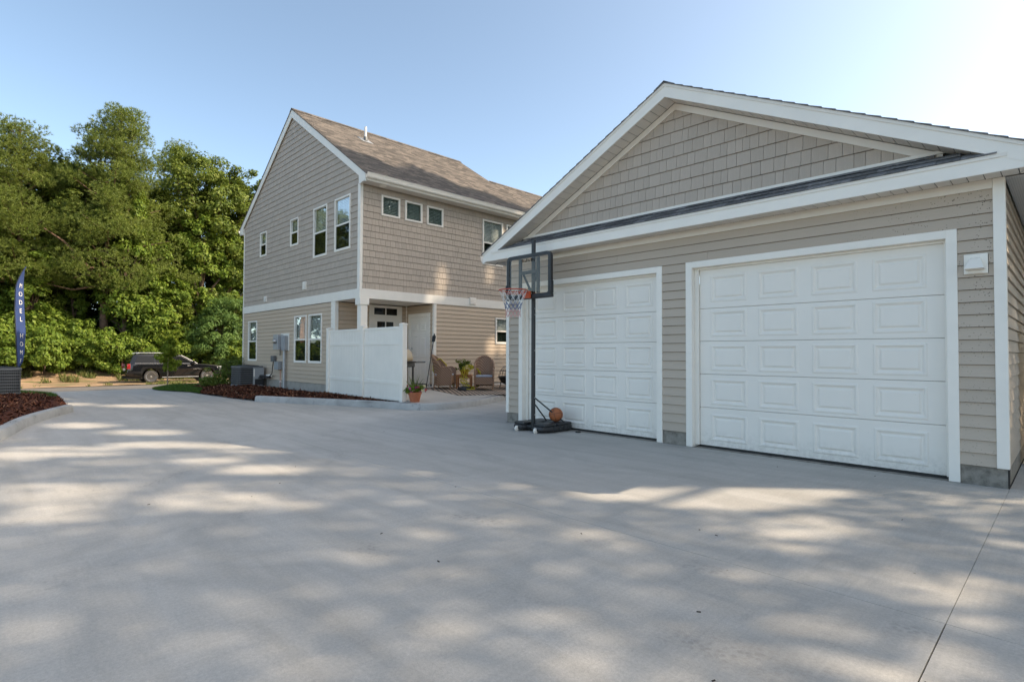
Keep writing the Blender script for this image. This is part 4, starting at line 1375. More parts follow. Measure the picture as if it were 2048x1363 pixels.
# ------------------------------------------------------------------ vinyl privacy fence
FY = 7.2
fence = thing('privacy_fence', 'white vinyl privacy fence of two panels screening the porch, standing in mulch', 'fence', (-12.95, FY, 0.1))
PX_ = [-14.87, -12.93, -11.06]
for i, x in enumerate(PX_):
    zb = 0.08
    zt = 1.985
    p = MB().box(x - 0.064, x + 0.064, FY - 0.064, FY + 0.064, zb, zt).build('fence_post', 'white', fence, bevel=0.004)
    b = MB()
    b.box(x - 0.074, x + 0.074, FY - 0.074, FY + 0.074, zt - 0.02, zt + 0.008)
    b.add([(x - 0.07, FY - 0.07, zt + 0.0085), (x + 0.07, FY - 0.07, zt + 0.0085), (x + 0.07, FY + 0.07, zt + 0.0085), (x - 0.07, FY + 0.07, zt + 0.0085), (x, FY, zt + 0.035)], [(0, 1, 4), (1, 2, 4), (2, 3, 4), (3, 0, 4)])
    b.build('post_cap', 'white', p)
for i in range(2):
    xa, xb = PX_[i] + 0.0645, PX_[i + 1] - 0.0645
    for z0, z1 in ((1.875, 1.935), (1.495, 1.580), (0.54, 0.625), (0.155, 0.215)):
        MB().box(xa, xb, FY - 0.025, FY + 0.025, z0, z1).build('fence_rail', 'white', fence, bevel=0.004)
    n = 12
    for k in range(n):
        a, c = xa + (xb - xa) * k / n + 0.0022, xa + (xb - xa) * (k + 1) / n - 0.0022
        b = MB()
        for z0, z1 in ((0.2155, 0.5395), (0.6255, 1.4945), (1.5805, 1.8745)):
            b.box(a, c, FY - 0.011, FY + 0.011, z0, z1)
        b.build('fence_board', 'white', fence)
# white fence closing the gap beyond the garage side wall
f2 = thing('side_fence', 'white vinyl fence seen edge on past the right side of the garage', 'fence', (0.6, 8.95, 0.0))
for x in (-0.34, 1.5):
    MB().box(x - 0.064, x + 0.064, 8.89, 9.02, 0.0, 2.03).build('fence_post', 'white', f2, bevel=0.004)
for z0, z1 in ((0.1, 0.22), (1.84, 1.96)):
    MB().box(-0.275, 1.435, 8.93, 8.98, z0, z1).build('fence_rail', 'white', f2)
for k in range(11):
    MB().box(-0.275 + k * 0.155 + 0.002, -0.275 + (k + 1) * 0.155 - 0.002, 8.945, 8.965, 0.2205, 1.8395).build('fence_board', 'white', f2)

# ------------------------------------------------------------------ basketball hoop
hoop = thing('basketball_hoop', 'portable basketball hoop with black pole and clear backboard in front of a garage door', 'basketball hoop', (-6.34, 6.68, 0))
px0, py0 = -6.335, 6.68
base = MB()
outl = [(-6.72, 6.70), (-6.66, 6.54), (-6.46, 6.52), (-6.43, 6.66), (-6.24, 6.66), (-6.21, 6.52), (-6.0, 6.54), (-5.94, 6.72), (-5.93, 7.18), (-5.99, 7.275), (-6.66, 7.275), (-6.72, 7.18)]
base.prism(outl, 0.028, 0.105, 'z')
bo = base.build('base', 'black', hoop, bevel=0.022, smooth=True)
b = MB()
for x0, x1, y0, y1 in ((-6.68, -6.44, 6.57, 6.86), (-6.23, -5.97, 6.57, 6.86), (-6.68, -6.36, 6.89, 7.245), (-6.31, -5.965, 6.89, 7.245), (-6.41, -6.26, 6.69, 6.87)):
    b.box(x0, x1, y0, y1, 0.10, 0.148)
b.build('tank_pad', 'black', bo, bevel=0.018, smooth=True)
b = MB()
for k in range(4):
    b.box(-5.945, -5.925, 6.76 + k * 0.12, 6.83 + k * 0.12, 0.03, 0.11)
b.build('rib', 'black', bo, bevel=0.008)
for x in (-6.56, -6.13):
    b = MB().lathe([(0.0, -0.017), (0.035, -0.017), (0.044, -0.01), (0.044, 0.01), (0.035, 0.017), (0.0, 0.017)], (x, 6.515, 0.044), 18, 'x')
    b.build('wheel', 'white', hoop, smooth=True)
b = MB().tube([(px0, py0, 0.03), (px0, py0, 3.21)], 0.036, 16)
pole = b.build('pole', 'blackmetal', hoop, smooth=True)
for z in (0.28, 0.56, 0.95, 1.35, 1.95, 2.05):
    MB().lathe([(0.011, -0.046), (0.011, 0.046)], (px0, py0 - 0.0, z), 8, 'x').build('bolt', 'steel', pole)
MB().tube([(px0 + 0.035, py0, 0.56), (-5.99, 7.08, 0.145)], 0.012, 8).build('brace', 'blackmetal', hoop, smooth=True)
MB().tube([(px0 - 0.035, py0 + 0.02, 0.50), (-6.40, 7.08, 0.145)], 0.012, 8).build('brace', 'blackmetal', hoop, smooth=True)
BX0, BX1, BZ0, BZ1, BY = -6.845, -5.825, 2.225, 2.955, 6.555
bb = MB().box(BX0 + 0.05, BX1 - 0.05, BY - 0.006, BY + 0.0, BZ0 + 0.05, BZ1 - 0.05).build('backboard', 'acrylic', hoop)
def rrect(x0, x1, z0, z1, r, n=6):
    out = []
    for cx, cz, a0 in ((x1 - r, z1 - r, 0), (x0 + r, z1 - r, 90), (x0 + r, z0 + r, 180), (x1 - r, z0 + r, 270)):
        for k in range(n + 1):
            a = rad(a0 + 90 * k / n)
            out.append((cx + r * cos(a), cz + r * sin(a)))
    return out
def ring(outer, inner, y0, y1):
    n = len(outer)
    vs = [(p[0], y0, p[1]) for p in outer] + [(p[0], y0, p[1]) for p in inner] + [(p[0], y1, p[1]) for p in outer] + [(p[0], y1, p[1]) for p in inner]
    fs = []
    for i in range(n):
        j = (i + 1) % n
        fs += [(i, j, n + j, n + i), (2 * n + i, 3 * n + i, 3 * n + j, 2 * n + j), (i, 2 * n + i, 2 * n + j, j), (n + i, n + j, 3 * n + j, 3 * n + i)]
    return MB().add(vs, fs)
ring(rrect(BX0, BX1, BZ0, BZ1, 0.085), rrect(BX0 + 0.06, BX1 - 0.06, BZ0 + 0.06, BZ1 - 0.055, 0.03), BY - 0.015, BY + 0.04).build('frame', 'black', bb)
o_ = rrect(BX0 - 0.014, BX1 + 0.014, BZ0 - 0.02, BZ0 + 0.24, 0.09)
pad = MB()
pad.box(BX0 - 0.016, BX1 + 0.016, BY - 0.03, BY + 0.045, BZ0 - 0.022, BZ0 + 0.045)
pad.box(BX0 - 0.017, BX0 + 0.03, BY - 0.029, BY + 0.044, BZ0 + 0.044, BZ0 + 0.25)
pad.box(BX1 - 0.03, BX1 + 0.017, BY - 0.029, BY + 0.044, BZ0 + 0.044, BZ0 + 0.25)
pad.build('edge_pad', 'black', bb, bevel=0.012, smooth=True)
xa, xb = BX0 + 0.305, BX1 - 0.305
MB().box(xa - 0.03, xa + 0.03, BY + 0.001, BY + 0.035, BZ0 + 0.07, BZ1 - 0.065).build('brace', 'black', bb, bevel=0.006)
MB().box(xb - 0.03, xb + 0.03, BY + 0.001, BY + 0.035, BZ0 + 0.07, BZ1 - 0.065).build('brace', 'black', bb, bevel=0.006)
MB().box(xa + 0.0305, xb - 0.0305, BY + 0.001, BY + 0.035, BZ0 + 0.40, BZ0 + 0.455).build('brace', 'black', bb, bevel=0.006)
for x in (xa + 0.05, xb - 0.05):
    MB().tube([(x, BY + 0.045, BZ0 + 0.40), (px0, BY + 0.07, BZ0 + 0.10)], 0.019, 6).build('brace', 'blackmetal', bb)
# worn sticker lettering at the top of the board, too faded to read: left as streaks
b = MB()
for k in range(9):
    x = xa + 0.06 + k * 0.034
    b.box(x, x + 0.02, BY - 0.0085, BY - 0.0065, BZ1 - 0.13, BZ1 - 0.075 - 0.012 * (k % 3))
b.build('faded_decal', 'brown', bb)
MB().box(px0 - 0.05, px0 + 0.05, BY + 0.046, py0 - 0.03, BZ0 + 0.12, BZ0 + 0.17).build('mount_arm', 'blackmetal', hoop)
MB().box(px0 - 0.05, px0 + 0.05, BY + 0.046, py0 - 0.03, BZ0 + 0.42, BZ0 + 0.47).build('mount_arm', 'blackmetal', hoop)
RC, RR, RZ_ = Vector((-6.325, 6.19, 2.318)), 0.229, 2.318
rim = MB().tube([(RC.x + RR * cos(2 * pi * k / 36), RC.y + RR * sin(2 * pi * k / 36), RZ_) for k in range(36)], 0.0095, 8, closed=True)
rimo = rim.build('rim', 'rimred', hoop, smooth=True)
b = MB()
b.tube([(RC.x - 0.10, RC.y + 0.205, RZ_), (RC.x - 0.05, BY - 0.035, RZ_ - 0.045)], 0.0095, 6)
b.tube([(RC.x + 0.10, RC.y + 0.205, RZ_), (RC.x + 0.05, BY - 0.035, RZ_ - 0.045)], 0.0095, 6)
b.tube([(RC.x + RR * 0.93 * cos(a), RC.y + RR * 0.93 * sin(a), RZ_ - 0.035) for a in np.linspace(0.2, pi - 0.2, 14)], 0.006, 6)
b.build('rim_strut', 'rimred', rimo, smooth=True)
b = MB().box(RC.x - 0.085, RC.x + 0.085, BY - 0.075, BY - 0.031, RZ_ - 0.105, RZ_ + 0.012)
b.build('rim_bracket', 'orange', hoop, bevel=0.01)
# net: cords crossing in diamonds, white above, blue and red below
net = MB(); netb = MB(); netr = MB()
NZ = [(0.0, RR), (-0.11, 0.185), (-0.19, 0.155), (-0.25, 0.135), (-0.31, 0.122), (-0.37, 0.116), (-0.43, 0.122)]
for k in range(12):
    for s in (-1, 1):
        for lv in range(len(NZ) - 1):
            a0 = 2 * pi * (k + 0.5 * (lv % 2)) / 12
            a1 = a0 + s * pi / 12
            z0, r0 = NZ[lv]
            z1, r1 = NZ[lv + 1]
            tgt = net if lv < 2 else (netb if lv < 4 else netr)
            tgt.tube([(RC.x + r0 * cos(a0), RC.y + r0 * sin(a0), RZ_ + z0), (RC.x + r1 * cos(a1), RC.y + r1 * sin(a1), RZ_ + z1)], 0.0036, 4, cap=False)
no = net.build('net', 'rope', hoop)
netb.build('net_band', 'ropeb', no)
netr.build('net_band', 'roper', no)
# ball
BR = 0.12
bc = (-6.13, 7.02, 0.148 + BR)
ballt = thing('basketball', 'orange basketball resting on the black base of the hoop', 'ball', (bc[0], bc[1], 0.148))
b = MB().lathe([(BR * sin(pi * k / 24), -BR * cos(pi * k / 24)) for k in range(25)], bc, 40)
b.build('ball_skin', 'ball', ballt, smooth=True)
def circ(nv, off=0.0):
    nv = Vector(nv).normalized()
    u = nv.orthogonal().normalized()
    w = nv.cross(u)
    r = math.sqrt(BR * BR - off * off) * 1.002
    c = Vector(bc) + nv * off
    return [c + (u * cos(2 * pi * k / 48) + w * sin(2 * pi * k / 48)) * r for k in range(48)]
for nv, off in (((0.86, 0.5, 0.25), 0), ((-0.3, 0.1, 0.95), 0), ((0.5, -0.86, 0.1), 0.055), ((0.5, -0.86, 0.1), -0.055)):
    MB().tube(circ(nv, off), 0.0028, 5, closed=True).build('seam', 'black', ballt)
pk = MB().lathe([(0.0, 0.018), (0.04, 0.018), (0.046, 0.012), (0.046, 0.002), (0.0, 0.002)], (-5.73, 7.12, 0.0), 18).build('rubber_puck', 'rubber')
tag(pk, 'small black rubber puck lying on the concrete right of the hoop base', 'puck')

# ------------------------------------------------------------------ utilities on the gable wall
WYv = HY - 0.016
mt = thing('electric_meter', 'grey electric meter boxes on a white board with a conduit down to the mulch', 'electric meter', (-18.5, WYv, 0.1))
MB().box(-18.80, -18.13, WYv - 0.02, WYv, 1.36, 1.94).build('backing_board', 'white', mt)
MB().box(-18.98, -18.60, WYv - 0.21, WYv - 0.021, 1.40, 1.90).build('meter_box', 'galv', mt, bevel=0.008)
b = MB().lathe([(0.085, 0.0), (0.085, -0.05), (0.07, -0.10), (0.0, -0.11)], (-18.73, WYv - 0.212, 1.68), 20, 'y')
b.build('meter_dial', 'steel', mt, smooth=True)
MB().box(-18.50, -18.20, WYv - 0.13, WYv - 0.021, 1.37, 1.86).build('breaker_box', 'greybox', mt, bevel=0.008)
MB().box(-18.60, -18.50, WYv - 0.09, WYv - 0.021, 1.45, 1.60).build('coupling', 'darkbox', mt)
MB().tube([(-18.36, WYv - 0.075, 1.37), (-18.36, WYv - 0.075, 0.04)], 0.045, 14).build('conduit', 'galv', mt, smooth=True)
MB().tube([(-18.83, WYv - 0.03, 1.38), (-18.83, WYv - 0.03, 1.2)], 0.015, 8).build('ground_wire', 'darkbox', mt)
dx = thing('disconnect_box', 'small dark grey disconnect box with a black cable drooping to the air conditioner', 'electrical box', (-19.32, WYv, 1.0))
MB().box(-19.46, -19.20, WYv - 0.11, WYv, 0.985, 1.19).build('enclosure', 'darkbox', dx, bevel=0.01)
MB().tube([(-19.33, WYv - 0.06, 0.985), (-19.31, WYv - 0.09, 0.80), (-19.28, WYv - 0.12, 0.58), (-19.42, WYv - 0.17, 0.45), (-19.75, WYv - 0.22, 0.40), (-20.05, WYv - 0.3, 0.42)], 0.016, 8).build('cable', 'rubber', dx, smooth=True)
MB().tube([(-19.72, WYv - 0.14, 0.50), (-19.45, WYv - 0.12, 0.51), (-19.36, WYv - 0.10, 0.49)], 0.03, 8).build('line_set', 'white', dx, smooth=True)
MB().tube([(-20.0, WYv - 0.25, 0.47), (-19.72, WYv - 0.17, 0.47), (-19.6, WYv - 0.05, 0.44)], 0.045, 8).build('line_insulation', 'rubber', dx, smooth=True)
jb = thing('junction_box', 'medium grey junction box on the siding with a thin orange cable below', 'electrical box', (-18.85, WYv, 0.72))
MB().box(-19.06, -18.72, WYv - 0.14, WYv, 0.725, 0.995).build('enclosure', 'greybox', jb, bevel=0.008)
MB().tube([(-18.74, WYv - 0.05, 0.725), (-18.73, WYv - 0.05, 0.1)], 0.007, 6).build('cable', 'orange', jb)
MB().box(-18.80, -18.72, WYv - 0.05, WYv + 0.01, 0.29, 0.35).build('spigot_plate', 'white', jb)

def ac_unit(name, label, x0, y0, s, z, h, label_side):
    a = thing(name, label, 'air conditioner', (x0 + s / 2, y0 + s / 2, z), 'air conditioning condensers')
    MB().box(x0 - 0.03, x0 + s + 0.03, y0 - 0.03, y0 + s + 0.03, z - 0.05, z + 0.025).build('pad', 'curb', a)
    r = 0.07
    c = [(p[0], p[1]) for p in rrect(x0 + 0.035, x0 + s - 0.035, y0 + 0.035, y0 + s - 0.035, r)]
    MB().prism(c, z + 0.05, z + h - 0.05, 'z').build('coil', 'black', a)
    oc = [(p[0], p[1]) for p in rrect(x0, x0 + s, y0, y0 + s, r + 0.02)]
    MB().prism(oc, z + 0.025, z + 0.07, 'z').build('base_pan', 'greybox', a)
    MB().prism(oc, z + h - 0.06, z + h, 'z').build('top_cover', 'darkbox', a, bevel=0.01)
    b = MB()
    nb = 8
    for k in range(nb):
        zz = z + 0.10 + (h - 0.2) * k / (nb - 1)
        rr = [(p[0], p[1], zz) for p in rrect(x0 + 0.006, x0 + s - 0.006, y0 + 0.006, y0 + s - 0.006, r + 0.015)]
        b.tube(rr, 0.004, 4, closed=True)
    for k in range(46):
        pass
    b.build('guard_wires', 'greybox', a)
    b = MB()
    per = rrect(x0 + 0.02, x0 + s - 0.02, y0 + 0.02, y0 + s - 0.02, r, 3)
    m = len(per)
    for i in range(m):
        p, q = Vector((*per[i], 0)), Vector((*per[(i + 1) % m], 0))
        n = max(1, int((q - p).length / 0.035))
        for j in range(n):
            w = p.lerp(q, j / n)
            b.box(w.x - 0.002, w.x + 0.002, w.y - 0.002, w.y + 0.002, z + 0.07, z + h - 0.06)
    f = b.build('coil_fins', 'darkbox', a)
    f['kind'] = 'stuff'
    b = MB()
    for k in range(9):
        b.tube([(x0 + s / 2 + (0.05 + 0.04 * k) * cos(2 * pi * j / 24), y0 + s / 2 + (0.05 + 0.04 * k) * sin(2 * pi * j / 24), z + h + 0.02 + 0.02 * (1 - k / 8)) for j in range(24)], 0.004, 4, closed=True)
    b.lathe([(0.40, 0.0), (0.40, 0.02), (0.37, 0.02), (0.37, 0.0)], (x0 + s / 2, y0 + s / 2, z + h), 24)
    b.build('fan_grille', 'black', a)
    if label_side:
        MB().box(x0 + s - 0.02, x0 + s + 0.012, y0 + s - 0.30, y0 + s + 0.004, z + 0.27, z + h - 0.06).build('service_panel', 'greybox', a, bevel=0.006)
        MB().box(x0 + s - 0.02, x0 + s + 0.016, y0 + s - 0.36, y0 + s - 0.302, z + 0.07, z + h - 0.06).build('corner_post', 'galv', a)
        MB().box(x0 + s + 0.0165, x0 + s + 0.018, y0 + s - 0.353, y0 + s - 0.309, z + 0.36, z + h - 0.10).build('rating_label', 'white', a)
        MB().box(x0 + s - 0.02, x0 + s + 0.006, y0 + s - 0.30, y0 + s + 0.004, z + 0.07, z + 0.269).build('valve_recess', 'black', a)
    return a
ac_unit('air_conditioner', 'air conditioner with a light grey corner panel beside the gable wall', -20.90, 6.42, 0.85, 0.10, 0.72, True)
ac_unit('air_conditioner', 'dark air conditioner standing in mulch at the left edge under the flag', -20.58, -0.02, 0.88, 0.10, 0.76, False)

# ------------------------------------------------------------------ feather flag with lettering
def text_mesh(s, size, depth=0.0):
    cu = bpy.data.curves.new('lettering', 'FONT')
    cu.body = s
    cu.size = size
    cu.align_x = 'CENTER'
    cu.extrude = depth
    ob = bpy.data.objects.new('lettering', cu)
    COL.objects.link(ob)
    bpy.context.view_layer.update()
    me = bpy.data.meshes.new_from_object(ob.evaluated_get(bpy.context.evaluated_depsgraph_get()))
    bpy.data.objects.remove(ob)
    bpy.data.curves.remove(cu)
    return me
FX, FYy, FB, FT = -25.0, 0.97, 0.55, 4.22
flag = thing('feather_flag', 'navy feather flag with white vertical lettering behind the left air conditioner', 'flag', (FX, FYy, -0.15))
def fpole(t):           # pole leaning a little and bowing over at the top
    y = FYy + 0.05 - 0.15 * min(1, t / 0.65) + 0.26 * max(0, (t - 0.80) / 0.20) ** 1.7
    return Vector((FX, y, -0.15 + 4.38 * t))
MB().tube([fpole(k / 40) for k in range(41)], [0.022 - 0.012 * k / 40 for k in range(41)], 8).build('flag_pole', 'blackmetal', flag, smooth=True)
def fsurf(u, v):        # u across from the pole, v from bottom to top; cloth turned away and hanging in soft folds
    p = fpole(0.21 + 0.785 * v)
    edge = float(np.interp(v, [0, 0.06, 0.15, 0.35, 0.6, 0.85, 1.0], [FYy + 0.05, FYy + 0.13, FYy + 0.17, FYy + 0.20, FYy + 0.15, FYy + 0.11, FYy + 0.13]))
    y = p.y + 0.012 + max(0.012, edge - p.y) * u
    x = p.x - 0.42 * u * min(1.0, 0.3 + 3 * v) * (1 - 0.75 * max(0, v - 0.8) / 0.2) + 0.05 * sin(7 * u + 5 * v) * u + 0.03 * sin(11 * v)
    return Vector((x, y, p.z - 0.02 * u))
b = MB().grid(lambda u, v: fsurf(u, v), 18, 60)
fl = b.build('flag_cloth', 'blue', flag, smooth=True)
sld = fl.modifiers.new('thickness', 'SOLIDIFY')
sld.thickness = 0.003
lt = MB()
for i, chh in enumerate('MODEL HOME'):
    if chh == ' ':
        continue
    me = text_mesh(chh, 0.27)
    vc = 0.82 - i * 0.083
    pts = []
    for v in me.vertices:
        u = 0.56 + v.co.x / 0.50
        vv = vc + (v.co.y - 0.12) / 3.5 * 0.82
        u = min(0.98, max(0.02, u))
        p = fsurf(u, vv)
        du = (fsurf(u + 0.01, vv) - p)
        dv = (fsurf(u, vv + 0.01) - p)
        nn = du.cross(dv).normalized()
        if nn.x < 0:
            nn = -nn
        pts.append(p + nn * 0.006)
    lt.add(pts, [tuple(pp.vertices) for pp in me.polygons])
    bpy.data.meshes.remove(me)
lt.build('lettering', 'white', flag)

# ------------------------------------------------------------------ parked car
CARX, CARY, CARZ = -43.05, 6.80, -0.70
car = thing('parked_car', 'black full size sport utility vehicle parked on the far side of the street', 'car', (CARX, CARY, CARZ), rz=pi / 2)
def cb(mbx, name, m, parent=None, **kw):
    return mbx.build(name, m, parent or car, local=True, **kw)
def arc(cx, cz, r, a0, a1, n=14):
    return [(cx + r * cos(rad(a0 + (a1 - a0) * k / n)), cz + r * sin(rad(a0 + (a1 - a0) * k / n))) for k in range(n + 1)]
RW, FW, WR = 1.33, 4.63, 0.405
prof = [(0.16, 0.40), (0.03, 0.50), (0.0, 0.62), (0.02, 0.80), (0.07, 0.98), (0.11, 1.22), (0.5, 1.25), (3.0, 1.235), (4.16, 1.20), (4.75, 1.16), (5.25, 1.09), (5.50, 1.00), (5.62, 0.86), (5.66, 0.62), (5.60, 0.42), (5.45, 0.33)]
prof += [(FW + 0.49, 0.33)] + arc(FW, WR + 0.02, 0.49, -8, 188) + [(FW - 0.49, 0.33), (RW + 0.49, 0.33)] + arc(RW, WR + 0.02, 0.49, -8, 188) + [(RW - 0.49, 0.36)]
n = len(prof)
b = MB()
prof3 = []
for s, y in ((0, -0.985), (1, 0.985)):
    pass
ys = [-1.0, -0.93, 0.93, 1.0]
# body shell: outer sides slightly rounded into the top
def bodyw(z): return 1.015 - 0.035 * max(0, (z - 0.85) / 0.4) ** 2 - 0.03 * max(0, (0.6 - z) / 0.3) ** 2
vs = [(x, -bodyw(z), z) for x, z in prof] + [(x, bodyw(z), z) for x, z in prof]
fs = [tuple(range(n)), tuple(range(2 * n - 1, n - 1, -1))] + [(i, i + n, (i + 1) % n + n, (i + 1) % n) for i in range(n)]
b.add(vs, fs)
body = cb(b, 'body', 'carpaint', bevel=0.035, smooth=True)
# greenhouse
belt = [(0.13, 1.225), (4.12, 1.19)]
gh = [(0.13, 1.225, 0.96), (0.36, 1.80, 0.80), (0.55, 1.865, 0.76), (1.8, 1.895, 0.75), (2.75, 1.875, 0.755), (3.12, 1.81, 0.77), (4.14, 1.19, 0.93)]
vs = [(x, -w, z) for x, z, w in gh] + [(x, w, z) for x, z, w in gh]
m_ = len(gh)
fs = [tuple(range(m_)), tuple(range(2 * m_ - 1, m_ - 1, -1))] + [(i, i + m_, i + 1 + m_, i + 1) for i in range(m_ - 1)]
cb(MB().add(vs, fs), 'cabin', 'carpaint', bevel=0.03, smooth=True)
def sy(z): return 0.968 - (z - 1.225) * (0.968 - 0.80) / 0.62
def glassp(poly, name='side_window'):
    for s in (-1, 1):
        q = [(x, s * (sy(z) + 0.006), z) for x, z in poly] + [(x, s * (sy(z) - 0.02), z) for x, z in poly]
        k = len(poly)
        cb(MB().add(q, [tuple(range(k)), tuple(range(2 * k - 1, k - 1, -1))] + [(i, i + k, (i + 1) % k + k, (i + 1) % k) for i in range(k)]), name, 'cargls')
glassp([(0.42, 1.30), (1.52, 1.28), (1.50, 1.74), (0.62, 1.74)])
glassp([(1.60, 1.28), (2.55, 1.27), (2.52, 1.74), (1.58, 1.74)])
glassp([(2.63, 1.27), (3.78, 1.25), (3.45, 1.48), (3.05, 1.72), (2.61, 1.74)])
cb(MB().add([(3.19, -0.70, 1.79), (3.19, 0.70, 1.79), (4.14, 0.82, 1.225), (4.14, -0.82, 1.225), (3.21, -0.70, 1.80), (3.21, 0.70, 1.80), (4.16, 0.82, 1.235), (4.16, -0.82, 1.235)], [(4, 5, 6, 7), (0, 3, 2, 1), (0, 1, 5, 4), (1, 2, 6, 5), (2, 3, 7, 6), (3, 0, 4, 7)]), 'windscreen', 'cargls')
cb(MB().add([(0.145, -0.80, 1.28), (0.145, 0.80, 1.28), (0.335, 0.72, 1.75), (0.335, -0.72, 1.75), (0.155, -0.80, 1.28), (0.155, 0.80, 1.28), (0.345, 0.72, 1.75), (0.345, -0.72, 1.75)], [(0, 1, 2, 3), (7, 6, 5, 4), (0, 4, 5, 1), (1, 5, 6, 2), (2, 6, 7, 3), (3, 7, 4, 0)]), 'rear_window', 'cargls')
for s in (-1, 1):
    cb(MB().tube([(0.55, s * 0.72, 1.90), (0.75, s * 0.72, 1.945), (2.6, s * 0.72, 1.945), (2.85, s * 0.72, 1.90)], 0.022, 6), 'roof_rail', 'chrome', smooth=True)
    cb(MB().tube([(0.42, s * 0.985, 1.268), (2.0, s * 0.985, 1.258), (3.85, s * 0.975, 1.235)], 0.010, 5), 'belt_trim', 'chrome')
    cb(MB().tube([(3.10, s * 0.80, 1.79), (3.55, s * 0.865, 1.52), (4.05, s * 0.93, 1.235)], 0.012, 5), 'pillar_trim', 'chrome')
    cb(MB().box(0.015, 0.20, s * 0.80 if s > 0 else -1.012, 1.012 if s > 0 else -0.80, 0.90, 1.24), 'tail_lamp', 'red', bevel=0.02, smooth=True)
    cb(MB().box(5.10, 5.56, 0.72 if s > 0 else -1.005, 1.005 if s > 0 else -0.72, 0.90, 1.03), 'headlamp', 'headl', bevel=0.03, smooth=True)
    cb(MB().box(3.62, 3.84, 0.98 if s > 0 else -1.20, 1.20 if s > 0 else -0.98, 1.20, 1.40), 'wing_mirror', 'carpaint', bevel=0.04, smooth=True)
    cb(MB().box(1.95, 4.1, 0.96 if s > 0 else -1.035, 1.035 if s > 0 else -0.96, 0.325, 0.365), 'running_board', 'greybox', bevel=0.008)
    for x in (2.45, 3.42):
        cb(MB().box(x, x + 0.24, 1.012 if s > 0 else -1.04, 1.04 if s > 0 else -1.012, 1.075, 1.105), 'door_handle', 'chrome', bevel=0.008)
    for x in (1.62, 2.58, 3.72):
        cb(MB().box(x - 0.004, x + 0.004, 1.0 if s > 0 else -1.0165, 1.0165 if s > 0 else -1.0, 0.42, 1.2), 'door_seam', 'dark')
cb(MB().box(5.60, 5.68, -0.62, 0.62, 0.62, 0.92), 'grille', 'chrome', bevel=0.02)
cb(MB().box(0.05, 3.9, -0.9, 0.9, 0.26, 0.42), 'underbody', 'dark')
cb(MB().box(-0.02, 0.10, -0.88, 0.88, 0.46, 0.66), 'bumper', 'carpaint', bevel=0.03, smooth=True)
cb(MB().box(-0.006, 0.03, -0.26, 0.26, 0.80, 0.95), 'number_plate', 'whitewarm')
for wx in (RW, FW):
    for s in (-1, 1):
        y = s * 0.885
        b = MB().lathe([(0.285, -0.12), (0.33, -0.135), (0.385, -0.125), (0.405, -0.08), (0.405, 0.08), (0.385, 0.125), (0.33, 0.135), (0.285, 0.12)], (wx, y, WR), 36, 'y')
        ty = cb(b, 'wheel', 'rubber', smooth=True)
        b = MB().lathe([(0.287, 0.118 * s), (0.278, 0.126 * s), (0.268, 0.118 * s), (0.262, 0.04 * s)], (wx, y, WR), 36, 'y')
        for k in range(6):
            a = 2 * pi * k / 6
            ca, sa = cos(a), sin(a)
            b.obox((wx + 0.155 * ca, y + 0.098 * s, WR + 0.155 * sa), (0.115 * ca, 0, 0.115 * sa), (-0.030 * sa, 0, 0.030 * ca), (0, 0.014, 0))
        b.lathe([(0.06, 0.07 * s), (0.06, 0.122 * s), (0.0, 0.128 * s)], (wx, y, WR), 16, 'y')
        cb(b, 'rim', 'chrome', ty)
        cb(MB().lathe([(0.27, 0.03 * s), (0.0, 0.03 * s)], (wx, y, WR), 24, 'y'), 'brake', 'dark', ty)
me = text_mesh('SUBURBAN', 0.105, 0.003)
me.transform(Matrix.Translation((4.03, -1.019, 0.845)) @ Matrix.Rotation(pi / 2, 4, 'X'))
me.materials.clear()
me.materials.append(M['chrome'])
link('badge', me, car)

